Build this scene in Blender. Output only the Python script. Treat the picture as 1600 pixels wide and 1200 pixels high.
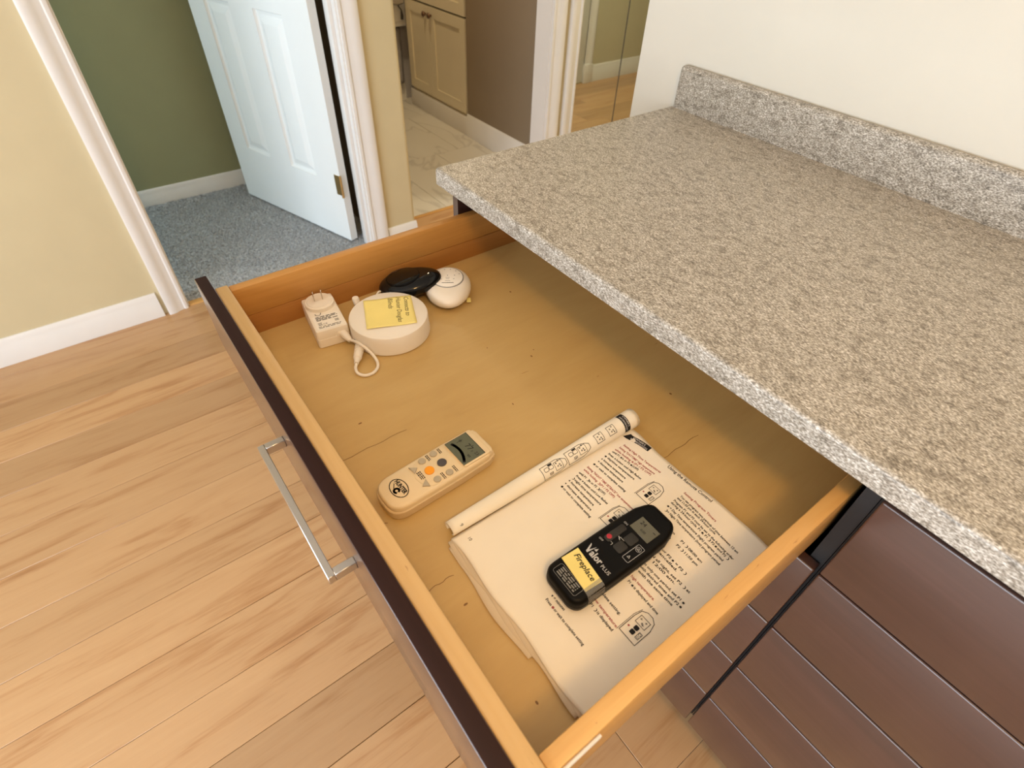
import bpy, bmesh, math, random
from mathutils import Vector, Matrix
PI = math.pi
sin, cos = math.sin, math.cos
rnd = random.Random(7)
for o in list(bpy.data.objects):
    bpy.data.objects.remove(o)
scene = bpy.context.scene
COL = scene.collection

# ------------------------------------------------------------------ camera
cam = bpy.data.cameras.new('camera')
cam.sensor_width = 36.0
cam.sensor_fit = 'HORIZONTAL'
cam.lens = 858.09 / 1600 * 36.0
cam.clip_start = 0.02
cam.dof.use_dof = True
cam.dof.focus_distance = 0.78
cam.dof.aperture_fstop = 7.0
camo = bpy.data.objects.new('camera', cam)
COL.objects.link(camo)
_r = Vector((0.6008351135, 0.7987354698, 0.0319188919))
_d = Vector((0.5718132554, -0.4015483367, -0.7153939713))
_f = Vector((-0.5585935618, 0.4480854635, -0.6979918697))
M4 = Matrix.Identity(4)
for i in range(3):
    M4[i][0] = _r[i]; M4[i][1] = -_d[i]; M4[i][2] = -_f[i]
M4.translation = Vector((0.835635, -0.476671, 1.285792))
camo.matrix_world = M4
scene.camera = camo

# ------------------------------------------------------------------ world, lights, exposure
world = bpy.data.worlds.new('world')
scene.world = world
world.use_nodes = True
world.node_tree.nodes['Background'].inputs[0].default_value = (0.75, 0.86, 1.0, 1)
world.node_tree.nodes['Background'].inputs[1].default_value = 0.6
scene.view_settings.view_transform = 'Standard'
scene.view_settings.look = 'None'
scene.view_settings.gamma = 1.0
scene.view_settings.use_curve_mapping = False
scene.view_settings.exposure = -0.15

def area(name, loc, target, sx, sy, power, color, shape='RECTANGLE'):
    l = bpy.data.lights.new(name, 'AREA')
    l.shape = shape; l.size = sx; l.size_y = sy
    l.energy = power; l.color = color
    o = bpy.data.objects.new(name, l)
    COL.objects.link(o)
    o.location = loc
    o.rotation_euler = (Vector(target) - Vector(loc)).to_track_quat('-Z', 'Y').to_euler()
    return o
HC = 0.88           # height of the counter top
# daylight entering the main room by its wide window opposite the cabinet
area('daylight_room_window', (0.9, -2.56, 1.02), (0.9, 0.0, 0.95), 2.3, 1.44, 104, (0.79, 0.895, 1.0))
# daylight entering the bedroom by its window
area('daylight_bedroom_window', (-1.95, -2.46, 1.45), (-1.8, 0.0, 1.0), 0.9, 1.2, 42, (0.66, 0.86, 1.0))
# warm lamps on the ceilings; the hall one is an added fill
LAMP = (1.50, -0.62, 2.36)
def globe(name, P, power, color, radius=0.125):
    l = bpy.data.lights.new(name, 'POINT'); l.energy = power; l.color = color; l.shadow_soft_size = radius
    o = bpy.data.objects.new(name, l); COL.objects.link(o); o.location = P
globe('ceiling_lamp_light', (LAMP[0], LAMP[1], LAMP[2] - 0.16), 34, (1.0, 0.60, 0.21))
HALL = (-0.72, 2.2, 2.36)
area('hall_fill_light', (HALL[0], HALL[1], HALL[2] - 0.085), (HALL[0], HALL[1], 0), 0.22, 0.22, 24, (1.0, 0.86, 0.60), 'DISK')  # added unseen lamp, brightens the hall where the cream wall blocks light
BATH = (-2.0, 0.95, 2.36)
area('bath_lamp_light', (BATH[0], BATH[1], BATH[2] - 0.085), (BATH[0], BATH[1], 0), 0.22, 0.22, 15, (1.0, 0.78, 0.46), 'DISK')

# ------------------------------------------------------------------ materials
MATS = {}
def mat(name, color, rough=0.5, metal=0.0, bump=0.0, bscale=200.0, coat=0.0, spec=0.5, var=0.0, vscale=8.0):
    m = bpy.data.materials.new(name); m.use_nodes = True
    nt = m.node_tree; b = nt.nodes['Principled BSDF']
    b.inputs['Base Color'].default_value = (*color, 1)
    b.inputs['Roughness'].default_value = rough
    b.inputs['Metallic'].default_value = metal
    b.inputs['Specular IOR Level'].default_value = spec
    b.inputs['Coat Weight'].default_value = coat
    tc = nt.nodes.new('ShaderNodeTexCoord')
    n = nt.nodes.new('ShaderNodeTexNoise'); n.inputs['Scale'].default_value = vscale; n.inputs['Detail'].default_value = 5
    nt.links.new(tc.outputs['Object'], n.inputs['Vector'])
    r = nt.nodes.new('ShaderNodeValToRGB')
    v = var
    r.color_ramp.elements[0].position = 0.3; r.color_ramp.elements[1].position = 0.7
    r.color_ramp.elements[0].color = (*[c * (1 - v) for c in color], 1)
    r.color_ramp.elements[1].color = (*[min(1, c * (1 + v)) for c in color], 1)
    nt.links.new(n.outputs['Fac'], r.inputs[0])
    nt.links.new(r.outputs[0], b.inputs['Base Color'])
    if bump > 0:
        n2 = nt.nodes.new('ShaderNodeTexNoise'); n2.inputs['Scale'].default_value = bscale; n2.inputs['Detail'].default_value = 3
        nt.links.new(tc.outputs['Object'], n2.inputs['Vector'])
        bp = nt.nodes.new('ShaderNodeBump'); bp.inputs['Strength'].default_value = bump; bp.inputs['Distance'].default_value = 0.001
        nt.links.new(n2.outputs['Fac'], bp.inputs['Height'])
        nt.links.new(bp.outputs[0], b.inputs['Normal'])
    MATS[name] = m
    return m

def ramp(nt, stops):
    r = nt.nodes.new('ShaderNodeValToRGB')
    e = r.color_ramp.elements
    e[0].position = stops[0][0]; e[0].color = (*stops[0][1], 1)
    e[1].position = stops[-1][0]; e[1].color = (*stops[-1][1], 1)
    for p, c in stops[1:-1]:
        x = e.new(p); x.color = (*c, 1)
    return r

def wood(name, stops, axis, rough=0.4, scale=6.0, stretch=14.0, fine=60.0, fine_mix=0.25, coat=0.0, randomize=False, spec=0.5, distort=0.6, pores=None):
    """grain running along one axis, colour from a ramp of noise"""
    m = bpy.data.materials.new(name); m.use_nodes = True
    nt = m.node_tree; b = nt.nodes['Principled BSDF']; L = nt.links.new
    tc = nt.nodes.new('ShaderNodeTexCoord')
    vec = tc.outputs['Object']
    if randomize:
        oi = nt.nodes.new('ShaderNodeObjectInfo')
        mu = nt.nodes.new('ShaderNodeVectorMath'); mu.operation = 'SCALE'
        mu.inputs[0].default_value = (17.3, 31.1, 5.7)
        L(oi.outputs['Random'], mu.inputs['Scale'])
        ad = nt.nodes.new('ShaderNodeVectorMath'); ad.operation = 'ADD'
        L(vec, ad.inputs[0]); L(mu.outputs[0], ad.inputs[1])
        vec = ad.outputs[0]
    def stretched(sc, k):
        mp = nt.nodes.new('ShaderNodeMapping')
        s = [sc, sc, sc]; s[axis] = sc / k
        mp.inputs['Scale'].default_value = s
        L(vec, mp.inputs['Vector'])
        n = nt.nodes.new('ShaderNodeTexNoise'); n.inputs['Scale'].default_value = 1.0
        n.inputs['Detail'].default_value = 6; n.inputs['Distortion'].default_value = distort
        L(mp.outputs[0], n.inputs['Vector'])
        return n.outputs['Fac']
    a = stretched(scale, stretch); f = stretched(fine, stretch * 2)
    mx = nt.nodes.new('ShaderNodeMix'); mx.data_type = 'FLOAT'; mx.inputs['Factor'].default_value = fine_mix
    L(a, mx.inputs['A']); L(f, mx.inputs['B'])
    r = ramp(nt, stops)
    L(mx.outputs['Result'], r.inputs[0])
    out = r.outputs[0]
    if randomize:
        hv = nt.nodes.new('ShaderNodeHueSaturation')
        mr = nt.nodes.new('ShaderNodeMapRange'); mr.inputs['To Min'].default_value = 0.86; mr.inputs['To Max'].default_value = 1.1
        L(oi.outputs['Random'], mr.inputs['Value']); L(mr.outputs[0], hv.inputs['Value']); L(out, hv.inputs['Color'])
        out = hv.outputs[0]
    if pores:
        p = stretched(pores[0], pores[1])
        rp = ramp(nt, [(0.0, (1, 1, 1)), (pores[2], (1, 1, 1)), (pores[2] + 0.03, pores[3])])
        L(p, rp.inputs[0])
        mm = nt.nodes.new('ShaderNodeMix'); mm.data_type = 'RGBA'; mm.blend_type = 'MULTIPLY'; mm.inputs['Factor'].default_value = 1
        L(out, mm.inputs['A']); L(rp.outputs[0], mm.inputs['B']); out = mm.outputs['Result']
    L(out, b.inputs['Base Color'])
    b.inputs['Roughness'].default_value = rough
    b.inputs['Coat Weight'].default_value = coat
    b.inputs['Coat Roughness'].default_value = 0.15
    b.inputs['Specular IOR Level'].default_value = spec
    bp = nt.nodes.new('ShaderNodeBump'); bp.inputs['Strength'].default_value = 0.08; bp.inputs['Distance'].default_value = 0.001
    L(f, bp.inputs['Height']); L(bp.outputs[0], b.inputs['Normal'])
    MATS[name] = m
    return m

mat('wall_cream', (0.65, 0.62, 0.545), 0.75, bump=0.12, bscale=160, var=0.015)
mat('wall_cream_warm_lit', (0.64, 0.55, 0.35), 0.75, bump=0.12, bscale=160, var=0.02)  # cream wall paint again, with the warm lamplight put into its colour
mat('wall_hall', (0.62, 0.58, 0.42), 0.8, bump=0.12, bscale=160, var=0.02)
mat('wall_taupe', (0.27, 0.205, 0.135), 0.8, bump=0.12, bscale=160, var=0.02)
mat('wall_lilac', (0.50, 0.48, 0.50), 0.7, bump=0.1, bscale=160, var=0.02)
mat('wall_green', (0.34, 0.35, 0.20), 0.8, bump=0.1, bscale=160, var=0.02)
mat('ceiling_white', (0.82, 0.80, 0.75), 0.9, bump=0.2, bscale=90)
mat('trim_white', (0.82, 0.80, 0.78), 0.35, var=0.02)
mat('door_white', (0.84, 0.86, 0.86), 0.4, var=0.01, bump=0.03, bscale=80)
mat('vanity_cream', (0.78, 0.70, 0.52), 0.45, var=0.02)
mat('bronze', (0.20, 0.12, 0.08), 0.35, metal=0.8)
mat('brass', (0.62, 0.42, 0.18), 0.35, metal=1.0, var=0.1)
mat('grout', (0.55, 0.52, 0.47), 0.9)
mat('black_gap', (0.006, 0.005, 0.005), 0.8)
mat('carcass_black', (0.012, 0.010, 0.010), 0.6)
mat('seam_dark', (0.06, 0.055, 0.05), 0.5)
mat('steel', (0.60, 0.57, 0.54), 0.34, metal=1.0, bump=0.05, bscale=400, var=0.03)
mat('sliver_white', (0.78, 0.74, 0.70), 0.35, var=0.1)
mat('subfloor', (0.10, 0.055, 0.03), 0.9)
mat('kick_dark', (0.03, 0.018, 0.014), 0.6)
mat('plastic_white', (0.80, 0.72, 0.62), 0.38, var=0.01)
mat('plastic_white_matt', (0.80, 0.73, 0.64), 0.55, var=0.01)
mat('label_white', (0.84, 0.78, 0.70), 0.55, var=0.02)
mat('plastic_beige', (0.76, 0.60, 0.38), 0.42, bump=0.04, bscale=600, var=0.015)
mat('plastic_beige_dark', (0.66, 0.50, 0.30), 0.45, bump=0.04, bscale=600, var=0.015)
mat('plastic_black', (0.004, 0.0037, 0.0035), 0.42, bump=0.04, bscale=900, spec=0.12)
mat('plastic_black_gloss', (0.003, 0.003, 0.0035), 0.06, spec=0.30)
mat('rubber_grey', (0.032, 0.030, 0.028), 0.6, spec=0.25)
mat('button_grey', (0.44, 0.37, 0.27), 0.55)
mat('button_slate', (0.075, 0.066, 0.072), 0.5)
mat('button_orange', (0.90, 0.34, 0.012), 0.4)
mat('button_red', (0.42, 0.015, 0.035), 0.45)
mat('lcd', (0.115, 0.125, 0.085), 0.22, var=0.04, vscale=60)
mat('lcd_dark', (0.105, 0.10, 0.068), 0.2, var=0.04, vscale=60)
mat('ink', (0.015, 0.013, 0.013), 0.7, spec=0.2)
mat('ink_soft', (0.10, 0.085, 0.075), 0.7)
mat('ink_red', (0.36, 0.07, 0.07), 0.7)
mat('ink_white', (0.75, 0.72, 0.70), 0.6)
mat('print_silver', (0.50, 0.49, 0.48), 0.4)
mat('print_grey', (0.24, 0.23, 0.22), 0.5)
mat('pencil', (0.13, 0.10, 0.035), 0.8)
mat('note_yellow', (0.84, 0.70, 0.24), 0.7, var=0.03, vscale=30)
mat('knot', (0.20, 0.095, 0.022), 0.5)
mat('metal_prong', (0.66, 0.58, 0.48), 0.25, metal=1.0)
mat('lamp_glass', (0.9, 0.86, 0.78), 0.5)
mat('cord_dark', (0.03, 0.028, 0.03), 0.5)
mat('chrome', (0.72, 0.70, 0.74), 0.15, metal=1.0)
mat('towel_grey', (0.36, 0.34, 0.35), 0.95, bump=0.6, bscale=220, var=0.12, vscale=40)

wood('wood_dark', [(0.30, (0.050, 0.022, 0.017)), (0.55, (0.066, 0.030, 0.023)), (0.75, (0.088, 0.042, 0.034))], 0, rough=0.34, scale=14, stretch=10, fine=120, fine_mix=0.4, coat=0.8)
wood('wood_edge', [(0.30, (0.019, 0.0065, 0.005)), (0.7, (0.032, 0.0115, 0.009))], 0, rough=0.6, spec=0.2, scale=14, stretch=10, fine=120, fine_mix=0.4)
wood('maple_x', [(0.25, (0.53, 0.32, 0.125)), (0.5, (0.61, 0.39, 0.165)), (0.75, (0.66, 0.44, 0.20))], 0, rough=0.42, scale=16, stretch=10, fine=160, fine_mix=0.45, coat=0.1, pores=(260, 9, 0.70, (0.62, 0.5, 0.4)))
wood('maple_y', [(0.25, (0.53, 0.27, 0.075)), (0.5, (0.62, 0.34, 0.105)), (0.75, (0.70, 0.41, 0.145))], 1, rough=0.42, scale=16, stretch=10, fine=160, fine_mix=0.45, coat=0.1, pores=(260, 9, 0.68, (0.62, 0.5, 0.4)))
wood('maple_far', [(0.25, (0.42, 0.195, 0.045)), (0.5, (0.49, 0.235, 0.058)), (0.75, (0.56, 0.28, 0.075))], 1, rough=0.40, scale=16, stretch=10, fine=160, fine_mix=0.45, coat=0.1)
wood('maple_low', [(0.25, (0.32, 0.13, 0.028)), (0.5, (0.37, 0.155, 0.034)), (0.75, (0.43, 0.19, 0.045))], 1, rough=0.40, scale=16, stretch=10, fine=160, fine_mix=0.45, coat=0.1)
wood('birch_ply', [(0.22, (0.46, 0.288, 0.100)), (0.42, (0.52, 0.338, 0.125)), (0.6, (0.55, 0.364, 0.140)), (0.8, (0.60, 0.41, 0.17))], 1, rough=0.42, scale=11, stretch=4, fine=90, fine_mix=0.22, coat=0.12, distort=1.6, pores=(75, 5, 0.735, (0.66, 0.55, 0.42)))
wood('laminate', [(0.27, (0.33, 0.155, 0.062)), (0.38, (0.44, 0.238, 0.107)), (0.48, (0.515, 0.308, 0.153)), (0.75, (0.56, 0.348, 0.180))], 1, rough=0.36, scale=20, stretch=9, fine=150, fine_mix=0.28, coat=0.1, randomize=True, distort=1.0)

def granite(name):
    m = bpy.data.materials.new(name); m.use_nodes = True
    nt = m.node_tree; b = nt.nodes['Principled BSDF']; L = nt.links.new
    tc = nt.nodes.new('ShaderNodeTexCoord')
    def noise(sc, det=4, dist=0.0):
        n = nt.nodes.new('ShaderNodeTexNoise'); n.inputs['Scale'].default_value = sc
        n.inputs['Detail'].default_value = det; n.inputs['Distortion'].default_value = dist
        L(tc.outputs['Object'], n.inputs['Vector']); return n.outputs['Fac']
    def flecks(sx, sy, rz, det=3):
        mp = nt.nodes.new('ShaderNodeMapping'); mp.inputs['Rotation'].default_value = (0.25, 0.3, rz); mp.inputs['Scale'].default_value = (sx, sy, sy)
        L(tc.outputs['Object'], mp.inputs['Vector'])
        n = nt.nodes.new('ShaderNodeTexNoise'); n.inputs['Scale'].default_value = 1.0; n.inputs['Detail'].default_value = det
        L(mp.outputs[0], n.inputs['Vector']); return n.outputs['Fac']
    r1 = ramp(nt, [(0.30, (0.16, 0.138, 0.112)), (0.44, (0.32, 0.288, 0.244)), (0.54, (0.47, 0.435, 0.380)), (0.70, (0.77, 0.74, 0.695))])
    L(flecks(300, 600, 0.9), r1.inputs[0])
    r2 = ramp(nt, [(0.34, (0.60, 0.58, 0.55)), (0.45, (0.85, 0.835, 0.81)), (0.62, (1.0, 1.0, 1.0))])
    L(flecks(60, 120, 0.5, 5), r2.inputs[0])
    mm = nt.nodes.new('ShaderNodeMix'); mm.data_type = 'RGBA'; mm.blend_type = 'MULTIPLY'; mm.inputs['Factor'].default_value = 1
    L(r1.outputs[0], mm.inputs['A']); L(r2.outputs[0], mm.inputs['B'])
    vo = nt.nodes.new('ShaderNodeTexVoronoi'); vo.inputs['Scale'].default_value = 190
    L(tc.outputs['Object'], vo.inputs['Vector'])
    r3 = ramp(nt, [(0.0, (0.5, 0.5, 0.5)), (0.16, (0.72, 0.70, 0.68)), (0.24, (1, 1, 1))])
    L(vo.outputs['Distance'], r3.inputs[0])
    m2 = nt.nodes.new('ShaderNodeMix'); m2.data_type = 'RGBA'; m2.blend_type = 'MULTIPLY'; m2.inputs['Factor'].default_value = 0.55
    L(mm.outputs['Result'], m2.inputs['A']); L(r3.outputs[0], m2.inputs['B'])
    L(m2.outputs['Result'], b.inputs['Base Color'])
    b.inputs['Roughness'].default_value = 0.42
    MATS[name] = m
granite('granite_laminate')

def marble(name):
    m = bpy.data.materials.new(name); m.use_nodes = True
    nt = m.node_tree; b = nt.nodes['Principled BSDF']; L = nt.links.new
    tc = nt.nodes.new('ShaderNodeTexCoord')
    mp = nt.nodes.new('ShaderNodeMapping'); mp.inputs['Rotation'].default_value = (0, 0, 0.5); mp.inputs['Scale'].default_value = (1.2, 2.8, 1)
    L(tc.outputs['Object'], mp.inputs['Vector'])
    oi = nt.nodes.new('ShaderNodeObjectInfo')
    ad = nt.nodes.new('ShaderNodeVectorMath'); ad.operation = 'ADD'
    mu = nt.nodes.new('ShaderNodeVectorMath'); mu.operation = 'SCALE'; mu.inputs[0].default_value = (9, 13, 5)
    L(oi.outputs['Random'], mu.inputs['Scale']); L(mp.outputs[0], ad.inputs[0]); L(mu.outputs[0], ad.inputs[1])
    n = nt.nodes.new('ShaderNodeTexNoise'); n.inputs['Scale'].default_value = 1.1; n.inputs['Detail'].default_value = 4; n.inputs['Distortion'].default_value = 0.8
    L(ad.outputs[0], n.inputs['Vector'])
    r = ramp(nt, [(0.0, (0.74, 0.71, 0.65)), (0.47, (0.72, 0.69, 0.63)), (0.497, (0.56, 0.53, 0.48)), (0.512, (0.70, 0.67, 0.61)), (1.0, (0.78, 0.75, 0.69))])
    L(n.outputs['Fac'], r.inputs[0]); L(r.outputs[0], b.inputs['Base Color'])
    b.inputs['Roughness'].default_value = 0.3
    MATS[name] = m
marble('marble_tile')

def carpet(name):
    m = mat(name, (0.46, 0.47, 0.48), 0.95, bump=0.9, bscale=420, var=0.34, vscale=110, spec=0.1)
carpet('carpet')
def paper(name, color):
    mat(name, color, 0.75, bump=0.10, bscale=55, var=0.02, vscale=24)
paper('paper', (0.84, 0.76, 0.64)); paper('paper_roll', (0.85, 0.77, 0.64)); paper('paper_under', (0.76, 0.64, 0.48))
m = mat('mirror', (0.80, 0.84, 0.78), 0.012, metal=1.0)
m = mat('tape', (0.36, 0.355, 0.34), 0.22)
b = m.node_tree.nodes['Principled BSDF']; b.inputs['Alpha'].default_value = 0.42
m = mat('window_glass', (1, 1, 1), 0.02)
b = m.node_tree.nodes['Principled BSDF']; b.inputs['Transmission Weight'].default_value = 1.0

# ------------------------------------------------------------------ mesh helpers
class MB:
    def __init__(s): s.v = []; s.f = []; s.m = []
    def add(s, vs, fs, mi=0):
        o = len(s.v); s.v += [tuple(p) for p in vs]
        s.f += [tuple(i + o for i in f) for f in fs]; s.m += [mi] * len(fs); return s
    def box(s, x0, x1, y0, y1, z0, z1, mi=0):
        return s.add([(x0, y0, z0), (x1, y0, z0), (x1, y1, z0), (x0, y1, z0), (x0, y0, z1), (x1, y0, z1), (x1, y1, z1), (x0, y1, z1)],
                     [(3, 2, 1, 0), (4, 5, 6, 7), (0, 1, 5, 4), (1, 2, 6, 5), (2, 3, 7, 6), (3, 0, 4, 7)], mi)
    def prism(s, poly, z0, z1, mi=0, top=None):
        n = len(poly); t = top or poly
        return s.add([(x, y, z0) for x, y in poly] + [(x, y, z1) for x, y in t],
                     [tuple(range(n))[::-1], tuple(range(n, 2 * n))] + [(i, (i + 1) % n, n + (i + 1) % n, n + i) for i in range(n)], mi)
    def loft(s, rings, caps=True, mi=0):
        n = len(rings[0]); vs = [p for r in rings for p in r]; fs = []
        for k in range(len(rings) - 1):
            for i in range(n):
                j = (i + 1) % n
                fs.append((k * n + i, k * n + j, (k + 1) * n + j, (k + 1) * n + i))
        if caps:
            fs.append(tuple(range(n))[::-1]); fs.append(tuple((len(rings) - 1) * n + i for i in range(n)))
        return s.add(vs, fs, mi)
    def tube(s, path, rad, n=12, mi=0):
        path = [Vector(p) for p in path]; rings = []
        up = Vector((0, 0, 1)); prev = None
        for i, p in enumerate(path):
            t = (path[min(i + 1, len(path) - 1)] - path[max(i - 1, 0)]).normalized()
            a = prev if prev else (up if abs(t.z) < 0.9 else Vector((1, 0, 0)))
            u = (a - t * a.dot(t)).normalized(); prev = u
            w = t.cross(u)
            r = rad[i] if isinstance(rad, (list, tuple)) else rad
            rings.append([p + (u * cos(2 * PI * k / n) + w * sin(2 * PI * k / n)) * r for k in range(n)])
        return s.loft(rings, True, mi)
    def grid(s, fn, us, vs, mi=0):
        nu, nv = len(us), len(vs)
        return s.add([fn(u, v) for u in us for v in vs],
                     [(i * nv + j, (i + 1) * nv + j, (i + 1) * nv + j + 1, i * nv + j + 1) for i in range(nu - 1) for j in range(nv - 1)], mi)
    def build(s, name, m, parent=None, bevel=0.0, seg=2, smooth=False, base=None, flip=True):
        me = bpy.data.meshes.new(name)
        off = Vector(base) if base is not None else Vector((0, 0, 0))
        me.from_pydata([Vector(p) - off for p in s.v], [], s.f)
        ms = m if isinstance(m, (list, tuple)) else [m]
        for k in ms: me.materials.append(MATS[k])
        for p, mi in zip(me.polygons, s.m): p.material_index = mi
        bm = bmesh.new(); bm.from_mesh(me)
        if flip: bmesh.ops.recalc_face_normals(bm, faces=bm.faces)
        if bevel > 0:
            es = [e for e in bm.edges if len(e.link_faces) == 2 and e.calc_face_angle(0) > 0.5]
            bmesh.ops.bevel(bm, geom=es, offset=bevel, segments=seg, affect='EDGES', profile=0.5, clamp_overlap=True)
        bm.to_mesh(me); bm.free()
        if smooth or bevel > 0:
            for p in me.polygons: p.use_smooth = True
            if bevel > 0 or smooth == 'auto':
                me.set_sharp_from_angle(angle=math.radians(38))
        o = bpy.data.objects.new(name, me); COL.objects.link(o)
        if parent is not None: o.parent = parent
        if base is not None: o.location = off if parent is None else (0, 0, 0)
        return o

def tag(o, label=None, cat=None, group=None, kind=None):
    if label: o['label'] = label
    if cat: o['category'] = cat
    if group: o['group'] = group
    if kind: o['kind'] = kind
    return o
def empty(name, loc, rz=0.0):
    o = bpy.data.objects.new(name, None); COL.objects.link(o)
    o.location = loc; o.rotation_euler = (0, 0, rz); o.empty_display_size = 0.02
    return o
def rrect(w, h, r, n=5, cx=0, cy=0):
    pts = []
    for sx, sy, a0 in ((1, 1, 0), (-1, 1, 90), (-1, -1, 180), (1, -1, 270)):
        for k in range(n + 1):
            a = math.radians(a0 + 90 * k / n)
            pts.append((cx + sx * (w / 2 - r) + r * cos(a), cy + sy * (h / 2 - r) + r * sin(a)))
    return pts
def circ(r, n=24, cx=0, cy=0, ry=None):
    return [(cx + r * cos(2 * PI * k / n), cy + (ry or r) * sin(2 * PI * k / n)) for k in range(n)]
def inset(poly, d):
    n = len(poly); out = []
    for i in range(n):
        p0 = Vector(poly[i - 1]); p = Vector(poly[i]); p1 = Vector(poly[(i + 1) % n])
        a = (p - p0).normalized(); b2 = (p1 - p).normalized()
        na = Vector((-a.y, a.x)); nb = Vector((-b2.y, b2.x)); t = na + nb
        t = t / max(0.3, t.dot(na)) if t.length > 1e-6 else na
        out.append(tuple(p + t * d))
    return out
def shell(mb, poly, prof, mi=0):
    """closed outline (ccw) lofted through (inset, z) pairs"""
    mb.loft([[(x, y, z) for x, y in inset(poly, d)] for d, z in prof], True, mi)
    return mb

_txt_cache = {}
def glyphs(s, shear=0.0, bold=0.0):
    key = (s, shear, bold)
    if key in _txt_cache: return _txt_cache[key]
    cu = bpy.data.curves.new('t', 'FONT'); cu.body = s; cu.size = 1.0; cu.resolution_u = 2; cu.shear = shear; cu.offset = bold
    cu.fill_mode = 'FRONT'
    ob = bpy.data.objects.new('t', cu); COL.objects.link(ob)
    dg = bpy.context.evaluated_depsgraph_get(); dg.update()
    me = bpy.data.meshes.new_from_object(ob.evaluated_get(dg))
    vs = [(v.co.x, v.co.y) for v in me.vertices]; fs = [tuple(p.vertices) for p in me.polygons]
    bpy.data.objects.remove(ob); bpy.data.curves.remove(cu); bpy.data.meshes.remove(me)
    _txt_cache[key] = (vs, fs)
    return vs, fs

class Print:
    """flat print: 2-D shapes laid on a surface fn(x, y) -> 3-D point"""
    def __init__(s, fn): s.fn = fn; s.mb = MB()
    def poly(s, pts): s.mb.add([s.fn(x, y) for x, y in pts], [tuple(range(len(pts)))]); return s
    def line(s, pts, w, closed=False, step=0.002):
        P = list(pts) + ([pts[0]] if closed else [])
        for a, b2 in zip(P[:-1], P[1:]):
            A = Vector(a); B2 = Vector(b2); d = B2 - A
            if d.length < 1e-7: continue
            t = d.normalized(); nn = Vector((-t.y, t.x)) * w / 2
            A = A - t * w * 0.4; B2 = B2 + t * w * 0.4
            k = max(1, int(d.length / step))
            for i in range(k):
                p = A + (B2 - A) * i / k; q = A + (B2 - A) * (i + 1) / k
                s.poly([p - nn, q - nn, q + nn, p + nn])
        return s
    def text(s, st, x, y, size, width=None, ang=0.0, shear=0.0, bold=0.0):
        vs, fs = glyphs(st, shear, bold)
        if not vs: return s
        w = max(v[0] for v in vs)
        kx = (width / w) if width else size
        ca, sa = cos(ang), sin(ang)
        s.mb.add([s.fn(x + ca * vx * kx - sa * vy * size, y + sa * vx * kx + ca * vy * size) for vx, vy in vs], fs)
        return s
    def bars(s, x, y, w, h, rows, rng, ang=0.0):
        """tiny illegible print: rows of short dashes"""
        ca, sa = cos(ang), sin(ang)
        ph = h / rows
        for r in range(rows):
            px = 0.0
            while px < w * 0.98:
                l = min(rng.uniform(0.12, 0.3) * w, w - px); yy = -r * ph
                s.poly([(x + ca * a - sa * bb, y + sa * a + ca * bb) for a, bb in ((px, yy), (px + l, yy), (px + l, yy + ph * 0.55), (px, yy + ph * 0.55))])
                px += l + w * 0.05
        return s
    def build(s, name, m, parent=None, kind=None):
        o = s.mb.build(name, m, parent, flip=False)
        if kind or name in ('printed_text', 'handwriting', 'screen_digits', 'icons', 'rating_print', 'printed_marks', 'tag_lettering', 'oval_logo'): o['kind'] = kind or 'stuff'
        return o

# ------------------------------------------------------------------ the setting
XW, XB = -1.24, -1.34          # hall-side and far-side faces of the far wall
YC = 0.64                      # face of the cream wall behind the counter
XE = -0.135                    # end of the cream wall
CEIL = 2.42
def struct(mb, name, m, label, cat, **k):
    o = mb.build(name, m, **k); return tag(o, label, cat, kind='structure')

# laminate floor of planks
fl = MB().box(-1.245, 3.4, -2.6, 4.6, -0.06, -0.0125).box(-1.372, -1.245, 0.588, 1.312, -0.06, -0.0125).build('floor', 'subfloor')
tag(fl, 'light beech laminate plank floor of the room and hall', 'floor', kind='structure')
PW = 0.1355; X0 = 0.0461
plank_cache = {}
def plank(x0, x1, y0, y1):
    key = (round(x1 - x0, 4), round(y1 - y0, 4))
    if key not in plank_cache:
        g = 0.0005
        mb = MB().box(g, x1 - x0 - g, g, y1 - y0 - g, -0.012, 0.0)
        o = mb.build('plank', 'laminate', fl, bevel=0.0008, seg=1); plank_cache[key] = o.data
    else:
        o = bpy.data.objects.new('plank', plank_cache[key]); COL.objects.link(o); o.parent = fl
    o.location = (x0, y0, 0)
for k in range(-11, 25):
    xa = X0 + k * PW; xb = xa + PW
    xa = max(xa, -1.245); xb = min(xb, 3.4)
    if xb - xa < 0.01: continue
    ymax = 4.6 if xb <= XE + 0.14 else 0.64
    y = -0.0902 + (((k - 5) * 0.37 + 0.25) % 0.5 - 0.25) - 1.22 * 4
    while y < ymax:
        ya, yb = max(y, -2.6), min(y + 1.22, ymax)
        if yb - ya > 0.03: plank(xa, xb, ya, yb)
        y += 1.22

for yy0, yy1 in ((0.5885, 0.95), (0.9505, 1.3115)): plank(-1.372, -1.246, yy0, yy1)

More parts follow.
